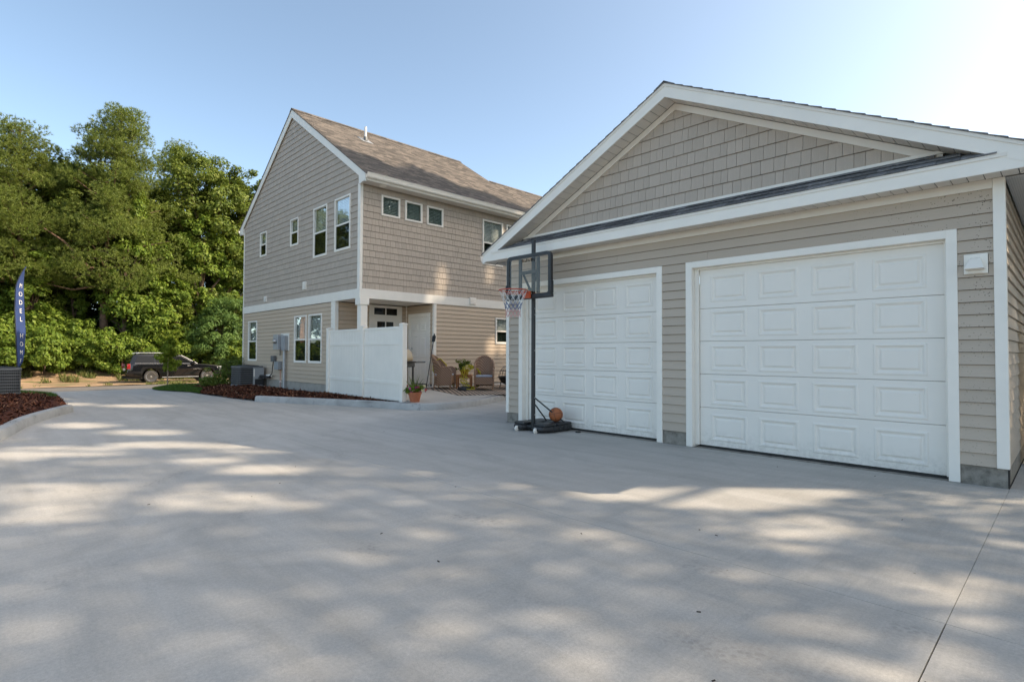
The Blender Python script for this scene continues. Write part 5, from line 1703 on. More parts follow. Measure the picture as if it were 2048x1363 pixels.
# ------------------------------------------------------------------ patio things
def wicker_chair(name, label, loc, rz):
    """local +x is the way it faces"""
    t = thing(name, label, 'chair', loc, 'wicker chairs on the patio', rz)
    R, TH = 0.285, 0.035
    def wall(u, v, off):
        a = pi * (0.5 + u * 1.0)                      # half circle at the back, arms run forward
        top = 0.60 + 0.36 * max(0.0, cos((u - 0.5) * pi * 0.98)) ** 0.75
        z = 0.10 + (top - 0.10) * v
        lean = 0.16 * max(0, z - 0.45)
        r = R + off + 0.04 * max(0.0, v - 0.6)
        return Vector((r * cos(a) - lean, r * sin(a) * 1.0, z))
    b = MB()
    b.grid(lambda u, v: wall(u, v, 0), 22, 10)
    b.grid(lambda u, v: wall(u, v, -TH), 22, 10)
    for k in range(22):
        u0, u1 = k / 22, (k + 1) / 22
        b.add([wall(u0, 1, 0), wall(u1, 1, 0), wall(u1, 1, -TH), wall(u0, 1, -TH)], [(0, 1, 2, 3)])
    b.build('backrest', 'wicker', t, local=True, smooth=True)
    MB().tube([wall(k / 30, 1, -TH / 2) + Vector((0, 0, 0.01)) for k in range(31)], 0.028, 8).build('rolled_rim', 'wicker', t, local=True, smooth=True)
    for s in (-1, 1):
        b = MB()
        y0, y1 = sorted((s * (R - TH), s * R))
        b.prism([(-0.02, 0.10), (0.25, 0.10), (0.27, 0.52), (0.24, 0.585), (0.17, 0.605), (-0.02, 0.60)], y0, y1, 'y')
        b.build('arm', 'wicker', t, local=True)
        MB().tube([(-0.02, s * (R - 0.017), 0.615), (0.17, s * (R - 0.017), 0.62), (0.25, s * (R - 0.017), 0.59), (0.285, s * (R - 0.017), 0.50), (0.27, s * (R - 0.017), 0.12)], 0.026, 8).build('arm_rim', 'wicker', t, local=True, smooth=True)
        for x in (0.25, -0.22):
            MB().tube([(x, s * 0.24, 0.0), (x, s * 0.25, 0.14)], 0.018, 8).build('leg', 'wicker', t, local=True)
    MB().box(-0.2, 0.262, -R + TH, R - TH, 0.33, 0.375).build('seat', 'wicker', t, local=True)
    MB().box(0.235, 0.262, -R + TH, R - TH, 0.16, 0.329).build('apron', 'wicker', t, local=True)
    b = MB().box(-0.20, 0.25, -R + TH + 0.01, R - TH - 0.01, 0.377, 0.43)
    b.build('cushion', 'cushion', t, local=True, bevel=0.02, smooth=True)
    return t
zc = lambda x, y: zp(x, y) + 0.008
c1 = wicker_chair('wicker_chair', 'brown wicker armchair seen from the side with yellow hose behind its back', (-12.80, 9.72, zc(-12.8, 9.7)), rad(38))
c2 = wicker_chair('wicker_chair', 'brown wicker armchair facing the yard between the side table and fire pit', (-12.05, 10.62, zc(-12.05, 10.6)), rad(-42))
rug = [(-13.15, 9.25), (-11.25, 9.05), (-10.9, 10.45), (-11.2, 12.2), (-13.0, 12.3)]
b = MB().add([(x, y, zp(x, y) + 0.0035) for x, y in rug] + [(x, y, zp(x, y) + 0.009) for x, y in rug], [tuple(range(5))[::-1], tuple(range(5, 10))] + [(i, (i + 1) % 5, 5 + (i + 1) % 5, 5 + i) for i in range(5)])
tag(b.build('rug', 'rug'), 'tan outdoor rug with a black lattice pattern under the wicker chairs', 'rug')
tx, ty_ = -12.72, 10.42
tz = zc(tx, ty_)
tb = thing('side_table', 'small orange brown wooden side table between the two wicker chairs', 'table', (tx, ty_, tz), None, rad(45))
MB().box(-0.23, 0.23, -0.25, 0.25, 0.36, 0.395).build('tabletop', 'wood', tb, local=True, bevel=0.006)
MB().box(-0.20, 0.20, -0.22, 0.22, 0.29, 0.359).build('apron', 'wood', tb, local=True)
for sx in (-1, 1):
    for s_y in (-1, 1):
        MB().box(sx * 0.20 - 0.022, sx * 0.20 + 0.022, s_y * 0.215 - 0.022, s_y * 0.215 + 0.022, 0, 0.359).build('leg', 'wood', tb, local=True)

# foliage helper for small plants and trees: rhombic leaves
def leaves(P, N, L, Wd, rng, jit=0.6):
    n = len(P)
    N = N + rng.normal(0, jit, (n, 3))
    N /= np.linalg.norm(N, axis=1)[:, None] + 1e-9
    A = rng.normal(0, 1, (n, 3))
    U = np.cross(N, A)
    U /= np.linalg.norm(U, axis=1)[:, None] + 1e-9
    V = np.cross(N, U)
    L = (L * rng.uniform(0.6, 1.35, n))[:, None]
    Wd = L * Wd
    q = np.stack([P - U * L, P - V * Wd + N * L * 0.12, P + U * L, P + V * Wd + N * L * 0.12], 1).reshape(-1, 3)
    return q, np.arange(4 * n).reshape(-1, 4)
def clumps(C, R, per, rng, shell=0.55):
    """points in spherical clumps, mostly near their surface"""
    n = len(C) * per
    c = np.repeat(C, per, 0)
    r = np.repeat(R, per)
    d = rng.normal(0, 1, (n, 3))
    d /= np.linalg.norm(d, axis=1)[:, None]
    rr = (shell + (1 - shell) * rng.uniform(0, 1, n) ** 0.7) * r
    flat = d.copy()
    return c + d * rr[:, None] * np.array([1, 1, 0.72]), flat
def foliage(name, C, R, per, L, Wd, mat, rng, parent=None, off=(0, 0, 0)):
    P, N = clumps(np.array(C, float), np.array(R, float), per, rng)
    N = N + np.array([0, 0, 0.5])
    V, F = leaves(P, N, L, Wd, rng)
    return link(name, npmesh(name, V - np.array(off), F, mat), parent)
def potplant(name, label, loc, r, h, mat, spread, ph, fl, cat='flower pot', spikes=False, potmat='terra'):
    t = thing(name, label, cat, loc)
    x, y, z = loc
    b = MB().lathe([(r * 0.68, 0.0), (r * 0.95, h * 0.82), (r * 1.05, h * 0.82), (r * 1.06, h), (r * 0.94, h), (r * 0.9, h * 0.9), (0.0, h * 0.88)], loc, 24)
    b.build('pot', potmat, t, smooth=True)
    rr = np.random.default_rng(int(abs(x * 100)))
    C = [(rr.normal(0, spread * 0.5), rr.normal(0, spread * 0.5), h + rr.uniform(-0.02, ph)) for _ in range(26)]
    foliage('foliage', C, [0.07] * 26, 26, 0.032, 0.5, mat, rr, t)
    for m, cnt in fl:
        C = [(rr.normal(0, spread * 0.6), rr.normal(0, spread * 0.6), h + rr.uniform(0.0, ph * 1.0)) for _ in range(cnt)]
        foliage('blossoms', C, [0.030] * cnt, 14, 0.024, 0.8, m, rr, t)
    if spikes:
        b = MB()
        for k in range(16):
            a = rr.uniform(0, 2 * pi)
            l_ = rr.uniform(0.3, 0.5)
            o = rr.uniform(0.1, 0.85)
            d = Vector((cos(a) * o, sin(a) * o, 1)).normalized()
            b.tube([Vector((0, 0, h * 0.9)), Vector((0, 0, h)) + d * l_ * 0.6, Vector((0, 0, h)) + d * l_ - Vector((0, 0, 0.05 * o))], [0.007, 0.006, 0.001], 4)
        b.build('spike_leaves', 'leaf', t, local=True)
    return t
potplant('flower_pot', 'terracotta pot of pink and coral flowers with spiky grass at the fence end post', (-10.76, 7.33, 0.15), 0.155, 0.24, 'vine', 0.17, 0.14, [('flower', 7), ('coral', 3), ('cream', 3)], spikes=True)
potplant('planter', 'wooden planter full of bushy green plants on the side table', (tx, ty_, tz + 0.396), 0.15, 0.16, 'leaf', 0.22, 0.26, [('cream', 2)], cat='planter', potmat='wood')
# loose coil of yellow hose
b = MB()
hx, hy = -12.42, 10.30
hz = zc(hx, hy)
hs = thing('garden_hose', 'yellow hose looped upright beside the side table', 'hose', (hx, hy, hz))
for k in range(5):
    R_ = 0.34 - 0.012 * k
    o = Vector((hx - 0.06 + 0.035 * k, hy + 0.10 + 0.02 * k, hz + R_ + 0.02))
    d1 = Vector((0.55, 0.83, 0)).normalized()
    b.tube([o + d1 * R_ * 0.75 * cos(2 * pi * j / 28) + Vector((0.05 * sin(3 * j + k), 0, R_ * sin(2 * pi * j / 28))) for j in range(28)], 0.014, 6, closed=True)
b.build('coil', 'yellow', hs, smooth=True)
b = MB()
b.tube([(hx + 0.1, hy + 0.1, hz + 0.06), (hx + 0.3, hy + 0.05, hz + 0.02), (hx + 0.42, hy - 0.1, hz + 0.016), (hx + 0.25, hy - 0.25, hz + 0.016), (hx + 0.05, hy - 0.1, hz + 0.02)], 0.014, 6)
b.tube([(-12.95, 9.55, zc(-12.9, 9.5) + 0.35), (-13.06, 9.52, 0.80), (-13.12, 9.56, 1.05), (-13.02, 9.75, 1.14), (-12.98, 9.95, 0.95), (-12.95, 10.05, 0.6), (-12.9, 10.15, 0.32)], 0.016, 6)
b.build('loose_end', 'yellow', hs, smooth=True)
for i, (x, y, a, lb) in enumerate(((-12.12, 9.86, 0.3, 'black shoe lying on its side on the rug in front of the side table'), (-12.28, 10.14, 1.2, 'second black shoe on the rug nearer the yellow hose'))):
    s = thing('shoe', lb, 'shoe', (x, y, zc(x, y) + 0.003), 'pair of black shoes on the rug', a)
    b = MB()
    b.grid(lambda u, v: Vector((-0.14 + 0.28 * u, 0.05 * sin(pi * min(1, u * 1.0 + 0.08)) ** 0.4 * cos(pi * v) * (0.8 + 0.4 * u), 0.02 + (0.085 - 0.05 * u) * sin(pi * v) + 0.005)), 12, 8)
    b.build('upper', 'blackmetal', s, local=True, smooth=True)
    MB().prism([(-0.145, -0.038), (0.06, -0.05), (0.14, -0.03), (0.155, 0.0), (0.14, 0.03), (0.06, 0.05), (-0.145, 0.038)], 0.0, 0.022, 'z').build('sole', 'rubber', s, local=True)
# fire pit with wire dome
fx, fy = -11.98, 11.62
fz = zc(fx, fy)
fp = thing('fire_pit', 'black bowl fire pit with a wire dome beside the wicker chair', 'fire pit', (fx, fy, fz))
MB().lathe([(0.0, 0.12), (0.16, 0.125), (0.28, 0.18), (0.345, 0.28), (0.36, 0.34), (0.40, 0.345), (0.40, 0.36), (0.35, 0.355), (0.33, 0.28), (0.26, 0.20), (0.0, 0.15)], (fx, fy, fz), 28).build('bowl', 'blackmetal', fp, smooth=True)
for k in range(4):
    a = k * pi / 2 + 0.4
    MB().tube([(fx + 0.30 * cos(a), fy + 0.30 * sin(a), fz + 0.24), (fx + 0.36 * cos(a), fy + 0.36 * sin(a), fz)], 0.014, 6).build('leg', 'blackmetal', fp)
b = MB()
for k in range(20):
    a = 2 * pi * k / 20
    b.tube([(fx + 0.36 * cos(t) * cos(a), fy + 0.36 * cos(t) * sin(a), fz + 0.36 + 0.36 * sin(t)) for t in np.linspace(0, pi / 2 * 0.93, 8)], 0.005, 4)
for t in (0.02, 0.5, 1.4):
    b.tube([(fx + 0.36 * cos(t) * cos(2 * pi * j / 28), fy + 0.36 * cos(t) * sin(2 * pi * j / 28), fz + 0.36 + 0.36 * sin(t)) for j in range(28)], 0.006, 4, closed=True)
b.build('wire_dome', 'blackmetal', fp)
# grill
gx, gy = -12.72, 8.16
gzz = zp(gx, gy)
gr = thing('barbecue_grill', 'gas grill with tan lid and black side shelf behind the fence end', 'grill', (gx, gy, gzz), None, rad(20))
b = MB().prism([(-0.25, 0.82), (0.25, 0.82), (0.25, 0.90), (0.20, 1.06), (0.05, 1.14), (-0.10, 1.12), (-0.22, 1.0), (-0.25, 0.9)], -0.27, 0.27, 'x')
b.v = [(v[0], v[1], v[2]) for v in b.v]
b.build('lid', 'tangrill', gr, local=True, bevel=0.02, smooth=True)
MB().tube([(-0.2, -0.29, 0.98), (0.2, -0.29, 0.98)], 0.014, 8).build('handle', 'steel', gr, local=True)
MB().box(-0.33, 0.33, -0.25, 0.25, 0.66, 0.818).build('firebox', 'black', gr, local=True, bevel=0.01)
MB().box(-0.70, -0.34, -0.22, 0.22, 0.78, 0.815).build('shelf', 'black', gr, local=True, bevel=0.006)
MB().box(0.34, 0.70, -0.22, 0.22, 0.78, 0.815).build('shelf', 'black', gr, local=True, bevel=0.006)
for x in (-0.30, 0.30):
    for y in (-0.2, 0.2):
        MB().box(x - 0.018, x + 0.018, y - 0.018, y + 0.018, 0.0, 0.659).build('leg', 'black', gr, local=True)
MB().box(-0.28, 0.28, -0.18, 0.18, 0.20, 0.225).build('bottom_shelf', 'steel', gr, local=True)
MB().lathe([(0.0, 0.228), (0.14, 0.23), (0.15, 0.3), (0.15, 0.46), (0.09, 0.53), (0.0, 0.54)], (0.0, 0, 0), 20).build('gas_bottle', 'white', gr, local=True, smooth=True)
for k in range(4):
    MB().lathe([(0.025, -0.012), (0.02, -0.035), (0.0, -0.036)], (-0.2 + k * 0.13, -0.25, 0.74), 10, 'y').build('knob', 'steel', gr, local=True)
# torch leaning beside the grill
tk = thing('garden_torch', 'slim black garden torch leaning in front of the six panel door', 'torch', (-12.30, 8.72, zp(-12.3, 8.72)))
ta, tb_ = Vector((-12.30, 8.72, zp(-12.3, 8.7))), Vector((-12.42, 9.06, 1.62))
MB().tube([ta, tb_], 0.012, 8).build('shaft', 'blackmetal', tk, smooth=True)
dd = (tb_ - ta).normalized()
b = MB()
for k in range(8):
    a = 2 * pi * k / 8
    o = Vector((cos(a), sin(a), 0)) * 0.042
    b.tube([tb_ + o, tb_ + dd * 0.16 + o * 1.05], 0.007, 4)
for h_ in (0, 0.05, 0.11, 0.16):
    b.tube([tb_ + dd * h_ + Vector((cos(2 * pi * j / 14), sin(2 * pi * j / 14), 0)) * 0.044 for j in range(14)], 0.006, 4, closed=True)
b.build('cage', 'blackmetal', tk)
b = MB().tube([tb_, tb_ + dd * 0.15], [0.028, 0.034], 10)
b.tube([tb_ + dd * 0.15, tb_ + dd * 0.19, tb_ + dd * 0.23], [0.04, 0.02, 0.012], 10)
b.build('canister', 'black', tk, smooth=True)
# green pedestal beyond the house corner
pd_ = thing('utility_pedestal', 'small green utility pedestal in the bed left of the corner shrub', 'utility box', (-25.2, 8.6, gz(-25.2)))
MB().box(-25.4, -25.0, 8.42, 8.82, gz(-25.2) - 0.05, gz(-25.2) + 0.62).build('cabinet', 'greenbox', pd_, bevel=0.02)
MB().box(-25.43, -24.97, 8.39, 8.85, gz(-25.2) + 0.6205, gz(-25.2) + 0.67).build('lid', 'greenbox', pd_, bevel=0.01)
# small debris on the slab
b = MB()
rr = random.Random(21)
for x, y in ((-5.4, 2.1), (-6.1, 2.5), (-5.2, 1.9), (-8.9, 3.8), (-1.7, 4.0), (-2.1, 3.8), (-2.5, 3.3), (-1.2, 2.5), (-1.0, 2.1), (-0.3, 2.9), (-2.9, 2.2), (-3.6, 2.0), (-12.7, 1.0), (-13.8, 1.6), (-4.2, 3.4), (-7.8, 5.0), (-1.5, 6.9), (-2.3, 6.6), (-5.4, 1.2), (-0.9, 5.2)):
    x += rr.uniform(-0.2, 0.2)
    y += rr.uniform(-0.2, 0.2)
    a, l_ = rr.uniform(0, pi), rr.uniform(0.004, 0.011)
    b.obox((x, y, 0.0025), (l_ * cos(a), l_ * sin(a), 0.001), (-l_ * 0.4 * sin(a), l_ * 0.4 * cos(a), 0), (0, 0, 0.0015))
tag(b.build('leaf_litter', 'brown'), 'scattered specks of leaf and bark litter on the concrete', kind='stuff')

# ------------------------------------------------------------------ trees
def trunk_mesh(name, paths, mat):
    b = MB()
    for pts, r in paths:
        b.tube(pts, r, 9)
    return b.mesh(name, mat, smooth=True)
def pine_mesh(seed, H, lean=(0.0, 0.0), z0=0.42, spread=3.4, pads=64, tufts=80, limbs=()):
    """returns trunk mesh and needle crown mesh of a loblolly type pine, base at the origin"""
    rng = np.random.default_rng(seed)
    paths = []
    tp = [Vector((lean[0] * t * t + 0.25 * sin(4 * t + seed), lean[1] * t * t + 0.2 * sin(3 * t + 2 * seed), H * 0.97 * t)) for t in np.linspace(0, 1, 12)]
    paths.append((tp, [0.30 * (1 - 0.85 * t) + 0.02 for t in np.linspace(0, 1, 12)]))
    C, R = [], []
    for i in range(pads):
        f = z0 + (1 - z0) * (i + rng.uniform(0, 0.8)) / pads
        base = tp[0].lerp(tp[-1], f)
        k = min(10, int(f * 11))
        base = tp[k].lerp(tp[k + 1], f * 11 - k)
        a = i * 2.399 + rng.uniform(-0.5, 0.5)
        prof = (1 - ((f - z0) / (1 - z0)) ** 1.7) * 0.85 + 0.18
        ln = spread * prof * rng.uniform(0.55, 1.1)
        rise = ln * rng.uniform(0.10, 0.45) - (0.6 if f < 0.6 else 0)
        tip = base + Vector((cos(a) * ln, sin(a) * ln, rise))
        mid = base.lerp(tip, 0.5) + Vector((0, 0, -0.12 * ln))
        paths.append(([base, mid, tip], [0.075 * prof + 0.02, 0.045 * prof + 0.015, 0.012]))
        C.append(tip)
        R.append(rng.uniform(0.7, 1.2) * (0.8 + 0.4 * prof))
        if ln > 1.4:
            C.append(base.lerp(tip, 0.62) + Vector((rng.normal(0, 0.4), rng.normal(0, 0.4), 0.2)))
            R.append(rng.uniform(0.5, 0.8))
    for lb in limbs:
        pts = [Vector(p) for p in lb['path']]
        paths.append((pts, [lb['r'] * (1 - 0.75 * k / (len(pts) - 1)) for k in range(len(pts))]))
        for c, r in lb['pads']:
            C.append(Vector(c))
            R.append(r)
    for i in range(pads // 2):          # shorter side shoots inside the crown
        f = rng.uniform(z0 * 0.9, 0.96)
        k = min(10, int(f * 11))
        q = tp[k].lerp(tp[k + 1], f * 11 - k)
        prof = (1 - (max(0, f - z0) / (1 - z0)) ** 1.7) * 0.85 + 0.18
        a, ln = rng.uniform(0, 2 * pi), spread * prof * rng.uniform(0.35, 0.9)
        C.append(q + Vector((cos(a) * ln, sin(a) * ln, rng.normal(0, 0.5))))
        R.append(rng.uniform(0.6, 1.15))
    C = np.array([tuple(c) for c in C])
    R = np.array(R)
    # tufts: needles radiating from shoot tips set in flattened pads
    n = len(C) * tufts
    cc = np.repeat(C, tufts, 0)
    rr = np.repeat(R, tufts)[:, None]
    d = rng.normal(0, 1, (n, 3))
    d /= np.linalg.norm(d, axis=1)[:, None]
    P = cc + d * rr * np.array([1.1, 1.1, 0.62]) * (rng.uniform(0, 1, (n, 1)) ** 0.33)
    nn = 11
    ax = d * np.array([0.9, 0.9, 0.4]) + np.array([0, 0, 0.55])
    ax = np.repeat(ax, nn, 0) + rng.normal(0, 0.62, (n * nn, 3))
    ax /= np.linalg.norm(ax, axis=1)[:, None]
    B = np.repeat(P, nn, 0)
    ln = rng.uniform(0.15, 0.27, (n * nn, 1))
    sd = np.cross(ax, rng.normal(0, 1, (n * nn, 3)))
    sd /= np.linalg.norm(sd, axis=1)[:, None]
    V = np.stack([B - sd * 0.015, B + sd * 0.015, B + ax * ln], 1).reshape(-1, 3)
    return trunk_mesh('trunk', paths, 'pinebark'), npmesh('crown', V, np.arange(len(V)).reshape(-1, 3), 'needle')
def broad_mesh(seed, H, lobes, n_cl, per, L, mat, trunk_r=0.28, rcl=(0.45, 0.9), bark='bark', wd=0.5):
    """lobes: (x, y, z, rx, ry, rz) ellipsoids; leaf clumps sit towards their outsides"""
    rng = np.random.default_rng(seed)
    vol = np.array([l[3] * l[4] * l[5] for l in lobes]) ** 0.7
    pick = rng.choice(len(lobes), n_cl, p=vol / vol.sum())
    d = rng.normal(0, 1, (n_cl, 3))
    d /= np.linalg.norm(d, axis=1)[:, None]
    A = np.array(lobes, float)[pick]
    C = A[:, :3] + d * A[:, 3:] * rng.uniform(0.62, 1.06, (n_cl, 1))
    R = rng.uniform(rcl[0], rcl[1], n_cl)
    keep = C[:, 2] > 0.25
    C, R, d = C[keep], R[keep], d[keep]
    P, N = clumps(C, R, per, rng, 0.35)
    N = N * 0.7 + np.repeat(d, per, 0) * 0.5 + np.array([0, 0, 0.55])
    V, F = leaves(P, N, L, wd, rng, 0.55)
    paths = [([(0, 0, -0.2), (0.1, 0.05, H * 0.25), (0.0, 0.1, H * 0.5), (0.1, 0, H * 0.8)], [trunk_r, trunk_r * 0.8, trunk_r * 0.55, trunk_r * 0.2])]
    for k in range(min(len(C), 26)):
        c = C[(k * 37) % len(C)]
        z = min(H * 0.6, max(0.15 * H, c[2] * 0.6))
        paths.append(([(0.05, 0.05, z), (c[0] * 0.5, c[1] * 0.5, (z + c[2]) / 2 + 0.2), tuple(c)], [trunk_r * 0.3, trunk_r * 0.18, 0.015]))
    return trunk_mesh('trunk', paths, bark), npmesh('crown', V, F, mat)
def tree(name, label, cat, loc, meshes, rz=0.0, sc=1.0, group=None):
    t = thing(name, label, cat, loc, group, rz)
    t.scale = (sc, sc, sc) if isinstance(sc, (int, float)) else sc
    link('trunk', meshes[0], t)
    o = link('crown', meshes[1], t)
    return t
G_ = 'trees of the wood across the street'
zg = lambda x: gz(x) + bank(x) - 0.05
# the large pine with a bare diagonal limb; its own meshes
pB = pine_mesh(5, 20.2, (0.4, 0.6), 0.30, 4.2, 88, 100, limbs=[
    {'path': [(0.3, -0.3, 6.3), (1.0, -1.5, 7.6), (1.6, -2.8, 9.0), (1.9, -3.9, 9.7)], 'r': 0.15, 'pads': [((1.9, -4.2, 9.9), 0.9), ((2.0, -3.2, 10.0), 0.9), ((1.8, -5.3, 10.3), 1.0), ((1.9, -6.4, 10.6), 0.95), ((2.2, -5.0, 9.4), 0.8), ((1.6, -2.4, 10.4), 0.7), ((2.0, -4.8, 11.2), 0.9), ((2.1, -6.0, 11.6), 0.9)]},
    {'path': [(0.2, 0.4, 6.5), (1.0, 2.2, 7.2), (1.5, 3.8, 7.5)], 'r': 0.10, 'pads': [((1.4, 3.2, 7.7), 0.8), ((1.6, 4.4, 7.6), 0.85), ((1.2, 2.2, 7.9), 0.8), ((1.8, 5.2, 7.1), 0.7)]},
    {'path': [(0.2, 0.3, 3.8), (1.2, 2.4, 4.6), (1.5, 4.0, 4.9)], 'r': 0.08, 'pads': [((1.4, 3.0, 5.0), 0.75), ((1.6, 4.1, 4.9), 0.7), ((1.5, 4.9, 4.5), 0.6)]}])
tree('pine_tree', 'tallest pine with a bare diagonal limb and needle pads reaching out at the left', 'tree', (-51.5, 7.0, zg(-51.5)), pB, group=G_)
pA = pine_mesh(9, 19.0, (0.2, -0.3), 0.34, 4.2, 82, 100)
tree('pine_tree', 'broad topped pine standing at the left edge behind the flag', 'tree', (-53.0, 2.0, zg(-53)), pA, 0.0, 0.94, G_)
pC = pine_mesh(13, 21.0, (0.0, 0.3), 0.5, 3.0, 70, 70)
tree('pine_tree', 'slimmer pine top rising behind between the tall pine and the oaks', 'tree', (-58.0, 12.9, zg(-58)), pC, group=G_)
oak1 = broad_mesh(3, 18, [(0, 0, 11, 3.6, 3.9, 5.2), (0.6, -1.8, 14.3, 2.6, 2.6, 3.2), (0.3, 2.1, 12.8, 2.6, 2.7, 3.6), (1.4, 0.3, 7.0, 2.5, 3.1, 3.6), (0, 0.2, 16.2, 2.1, 2.3, 2.0)], 300, 125, 0.13, 'leaf')
tree('oak_tree', 'rounded broadleaf tree with a dense crown left of the house gable', 'tree', (-54.0, 14.6, zg(-54)), oak1, 0.3, 1.06, G_)
tree('oak_tree', 'broadleaf tree partly hidden behind the left roof edge of the house', 'tree', (-55.5, 19.0, zg(-55.5)), oak1, 2.2, 1.04, G_)
tree('oak_tree', 'dark broadleaf tree behind the pines at the left edge', 'tree', (-58.5, 6.5, zg(-58)), oak1, 4.1, 0.98, G_)
tree('oak_tree', 'mid height broadleaf tree filling the gap between the two pines at the left', 'tree', (-55.5, 4.6, zg(-55)), oak1, 5.2, (1.0, 1.05, 0.93), G_)
tree('oak_tree', 'mid height broadleaf tree standing behind the tall pine', 'tree', (-56.0, 10.2, zg(-56)), oak1, 0.9, (1.0, 1.0, 0.86), G_)
tree('oak_tree', 'low broadleaf tree in shade at the far left edge', 'tree', (-55.0, -0.6, zg(-55)), oak1, 2.9, (1.0, 1.0, 0.82), G_)
for x, y, r, s in ((-57, -4.5, 1.0, 1.0), (-56, -12.0, 3.3, 0.95), (-58, -21, 5.0, 1.05), (-57, 24.5, 1.4, 0.92), (-60, 31, 0.4, 0.88), (-62, 38, 2.9, 0.9)):
    tree('oak_tree', 'broadleaf tree of the wood beyond the street, outside the picture', 'tree', (x, y, zg(x)), oak1, r, s, G_)
for x, y, r, s in ((-53, -8.0, 1.9, 0.97), (-54, -17, 4.0, 1.02), (-53, -27, 0.5, 0.95)):
    tree('pine_tree', 'pine of the wood beyond the street, outside the picture', 'tree', (x, y, zg(x)), pA, r, s, G_)
# vine smothered trunks and the leafy bank in front
vcol = broad_mesh(21, 9, [(0, 0, 2.2, 1.9, 2.1, 2.3), (0.1, 0.2, 5.2, 1.5, 1.5, 2.4), (0.0, 0.0, 8.0, 1.2, 1.3, 2.2), (0.7, 1.3, 3.6, 1.3, 1.5, 1.5)], 150, 125, 0.10, 'vine', 0.2, (0.3, 0.62), wd=0.62)
tree('vine_covered_tree', 'trunk of the tall pine smothered in bright green vines', 'tree', (-50.4, 7.9, zg(-50.4)), vcol, 0.0, (1.05, 1.05, 1.45), G_)
tree('vine_covered_tree', 'column of vines behind the parked car, left of the feathery tree', 'tree', (-50.0, 11.2, zg(-50)), vcol, 2.1, (0.9, 0.9, 0.72), G_)
tree('vine_covered_tree', 'slender vine column in the dark gap left of the tall pine', 'tree', (-53.2, 5.2, zg(-53)), vcol, 4.0, (0.62, 0.62, 0.85), G_)
tree('vine_covered_tree', 'tall vine curtain beside the left edge of the house', 'tree', (-52.6, 15.8, zg(-52.6)), vcol, 1.0, (1.1, 1.1, 1.18), G_)
sumac = broad_mesh(33, 6, [(0, 0, 3.0, 1.8, 2.2, 1.7), (0.4, 0.6, 4.6, 1.5, 1.7, 1.2), (0.5, -1.0, 2.0, 1.5, 1.4, 1.2), (0.6, 1.5, 2.4, 1.2, 1.3, 1.3)], 190, 110, 0.13, 'sumac', 0.12, (0.35, 0.7), wd=0.26)
tree('sumac_tree', 'feathery pale green small tree right of the parked car', 'tree', (-48.6, 14.2, zg(-48.6)), sumac, 0.4, 1.05, G_)
tree('sumac_tree', 'feathery pale green small tree just left of the house corner', 'tree', (-47.8, 17.3, zg(-47.8)), sumac, 3.0, 0.92, G_)
bush = broad_mesh(41, 3, [(0, 0, 1.1, 1.7, 2.0, 1.3), (0.4, 1.0, 1.8, 1.1, 1.2, 0.9), (0.3, -1.1, 1.5, 1.2, 1.2, 1.0)], 95, 120, 0.085, 'vine', 0.05, (0.28, 0.55), wd=0.62)
BL = ['low leafy bush on the sandy bank at the left edge', 'leafy bush on the bank right of the flag', 'leafy bush on the bank under the diagonal pine limb', 'leafy bush on the bank below the vine smothered pine', 'leafy bush behind the rear of the parked car',
      'leafy bush behind the middle of the parked car', 'leafy bush behind the front of the parked car', 'leafy bush by the house corner beyond the car']
for i, y in enumerate((0.2, 3.2, 5.3, 7.6, 9.9, 12.4, 15.2, 18.3)):
    tree('bush', BL[i], 'bush', (-48.2 - 0.5 * (i % 3), y, zg(-48.2 - 0.5 * (i % 3))), bush, i * 1.3, (1.0, 1.0, (0.95, 1.3, 1.05, 1.15, 0.95, 1.05, 1.1, 1.0)[i]), 'bushes along the sandy bank')
for y, x in ((1.8, -50.6), (4.2, -50.8), (20.5, -49), (23.5, -48.6), (-2.8, -48.6), (-5.8, -49), (-9, -48.5), (-12, -49), (-15.5, -48.6), (-19, -49), (26.5, -49), (30, -48.5)):
    tree('bush', 'leafy bush of the bank mostly hidden by its neighbours', 'bush', (x, y, zg(x)), bush, y * 2.1, (1.15, 1.1, 1.45 if 0 < y < 5 else 1.0), 'bushes along the sandy bank')
tree('vine_covered_tree', 'broad drape of vines over the trees behind the rear of the car', 'tree', (-51.4, 9.9, zg(-51.4)), vcol, 5.1, (1.25, 1.25, 1.05), G_)
tree('vine_covered_tree', 'vine draped trunk at the left behind the flag top', 'tree', (-51.6, 2.6, zg(-51.6)), vcol, 2.9, (1.1, 1.1, 0.95), G_)
tree('vine_covered_tree', 'vines climbing in front of the rounded broadleaf tree', 'tree', (-51.8, 13.4, zg(-51.8)), vcol, 0.6, (1.2, 1.2, 1.3), G_)
# the dim inside of the wood
rngw = np.random.default_rng(77)
nC = 640
C = np.stack([rngw.uniform(-67, -60, nC), rngw.uniform(-36, 46, nC), rngw.uniform(0.3, 15.5, nC)], 1)
C[:, 2] *= np.where((C[:, 1] > 21), 0.72, 1.0)
C = np.concatenate([C, np.stack([rngw.uniform(-62, -59.5, 70), rngw.uniform(2.5, 11.5, 70), rngw.uniform(0.5, 9.0, 70)], 1)])
nC = len(C)
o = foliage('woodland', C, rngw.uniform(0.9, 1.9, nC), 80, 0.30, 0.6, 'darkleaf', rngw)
tag(o, 'dim mass of foliage deep inside the wood across the street', 'woodland', kind='stuff')
nC = 170
C = np.stack([rngw.uniform(-60, -52.5, nC), rngw.uniform(-4, 20, nC), rngw.uniform(0.5, 8.5, nC)], 1)
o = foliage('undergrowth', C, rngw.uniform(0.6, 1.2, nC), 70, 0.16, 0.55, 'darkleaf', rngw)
tag(o, 'dark undergrowth between the trunks of the wood', 'undergrowth', kind='stuff')
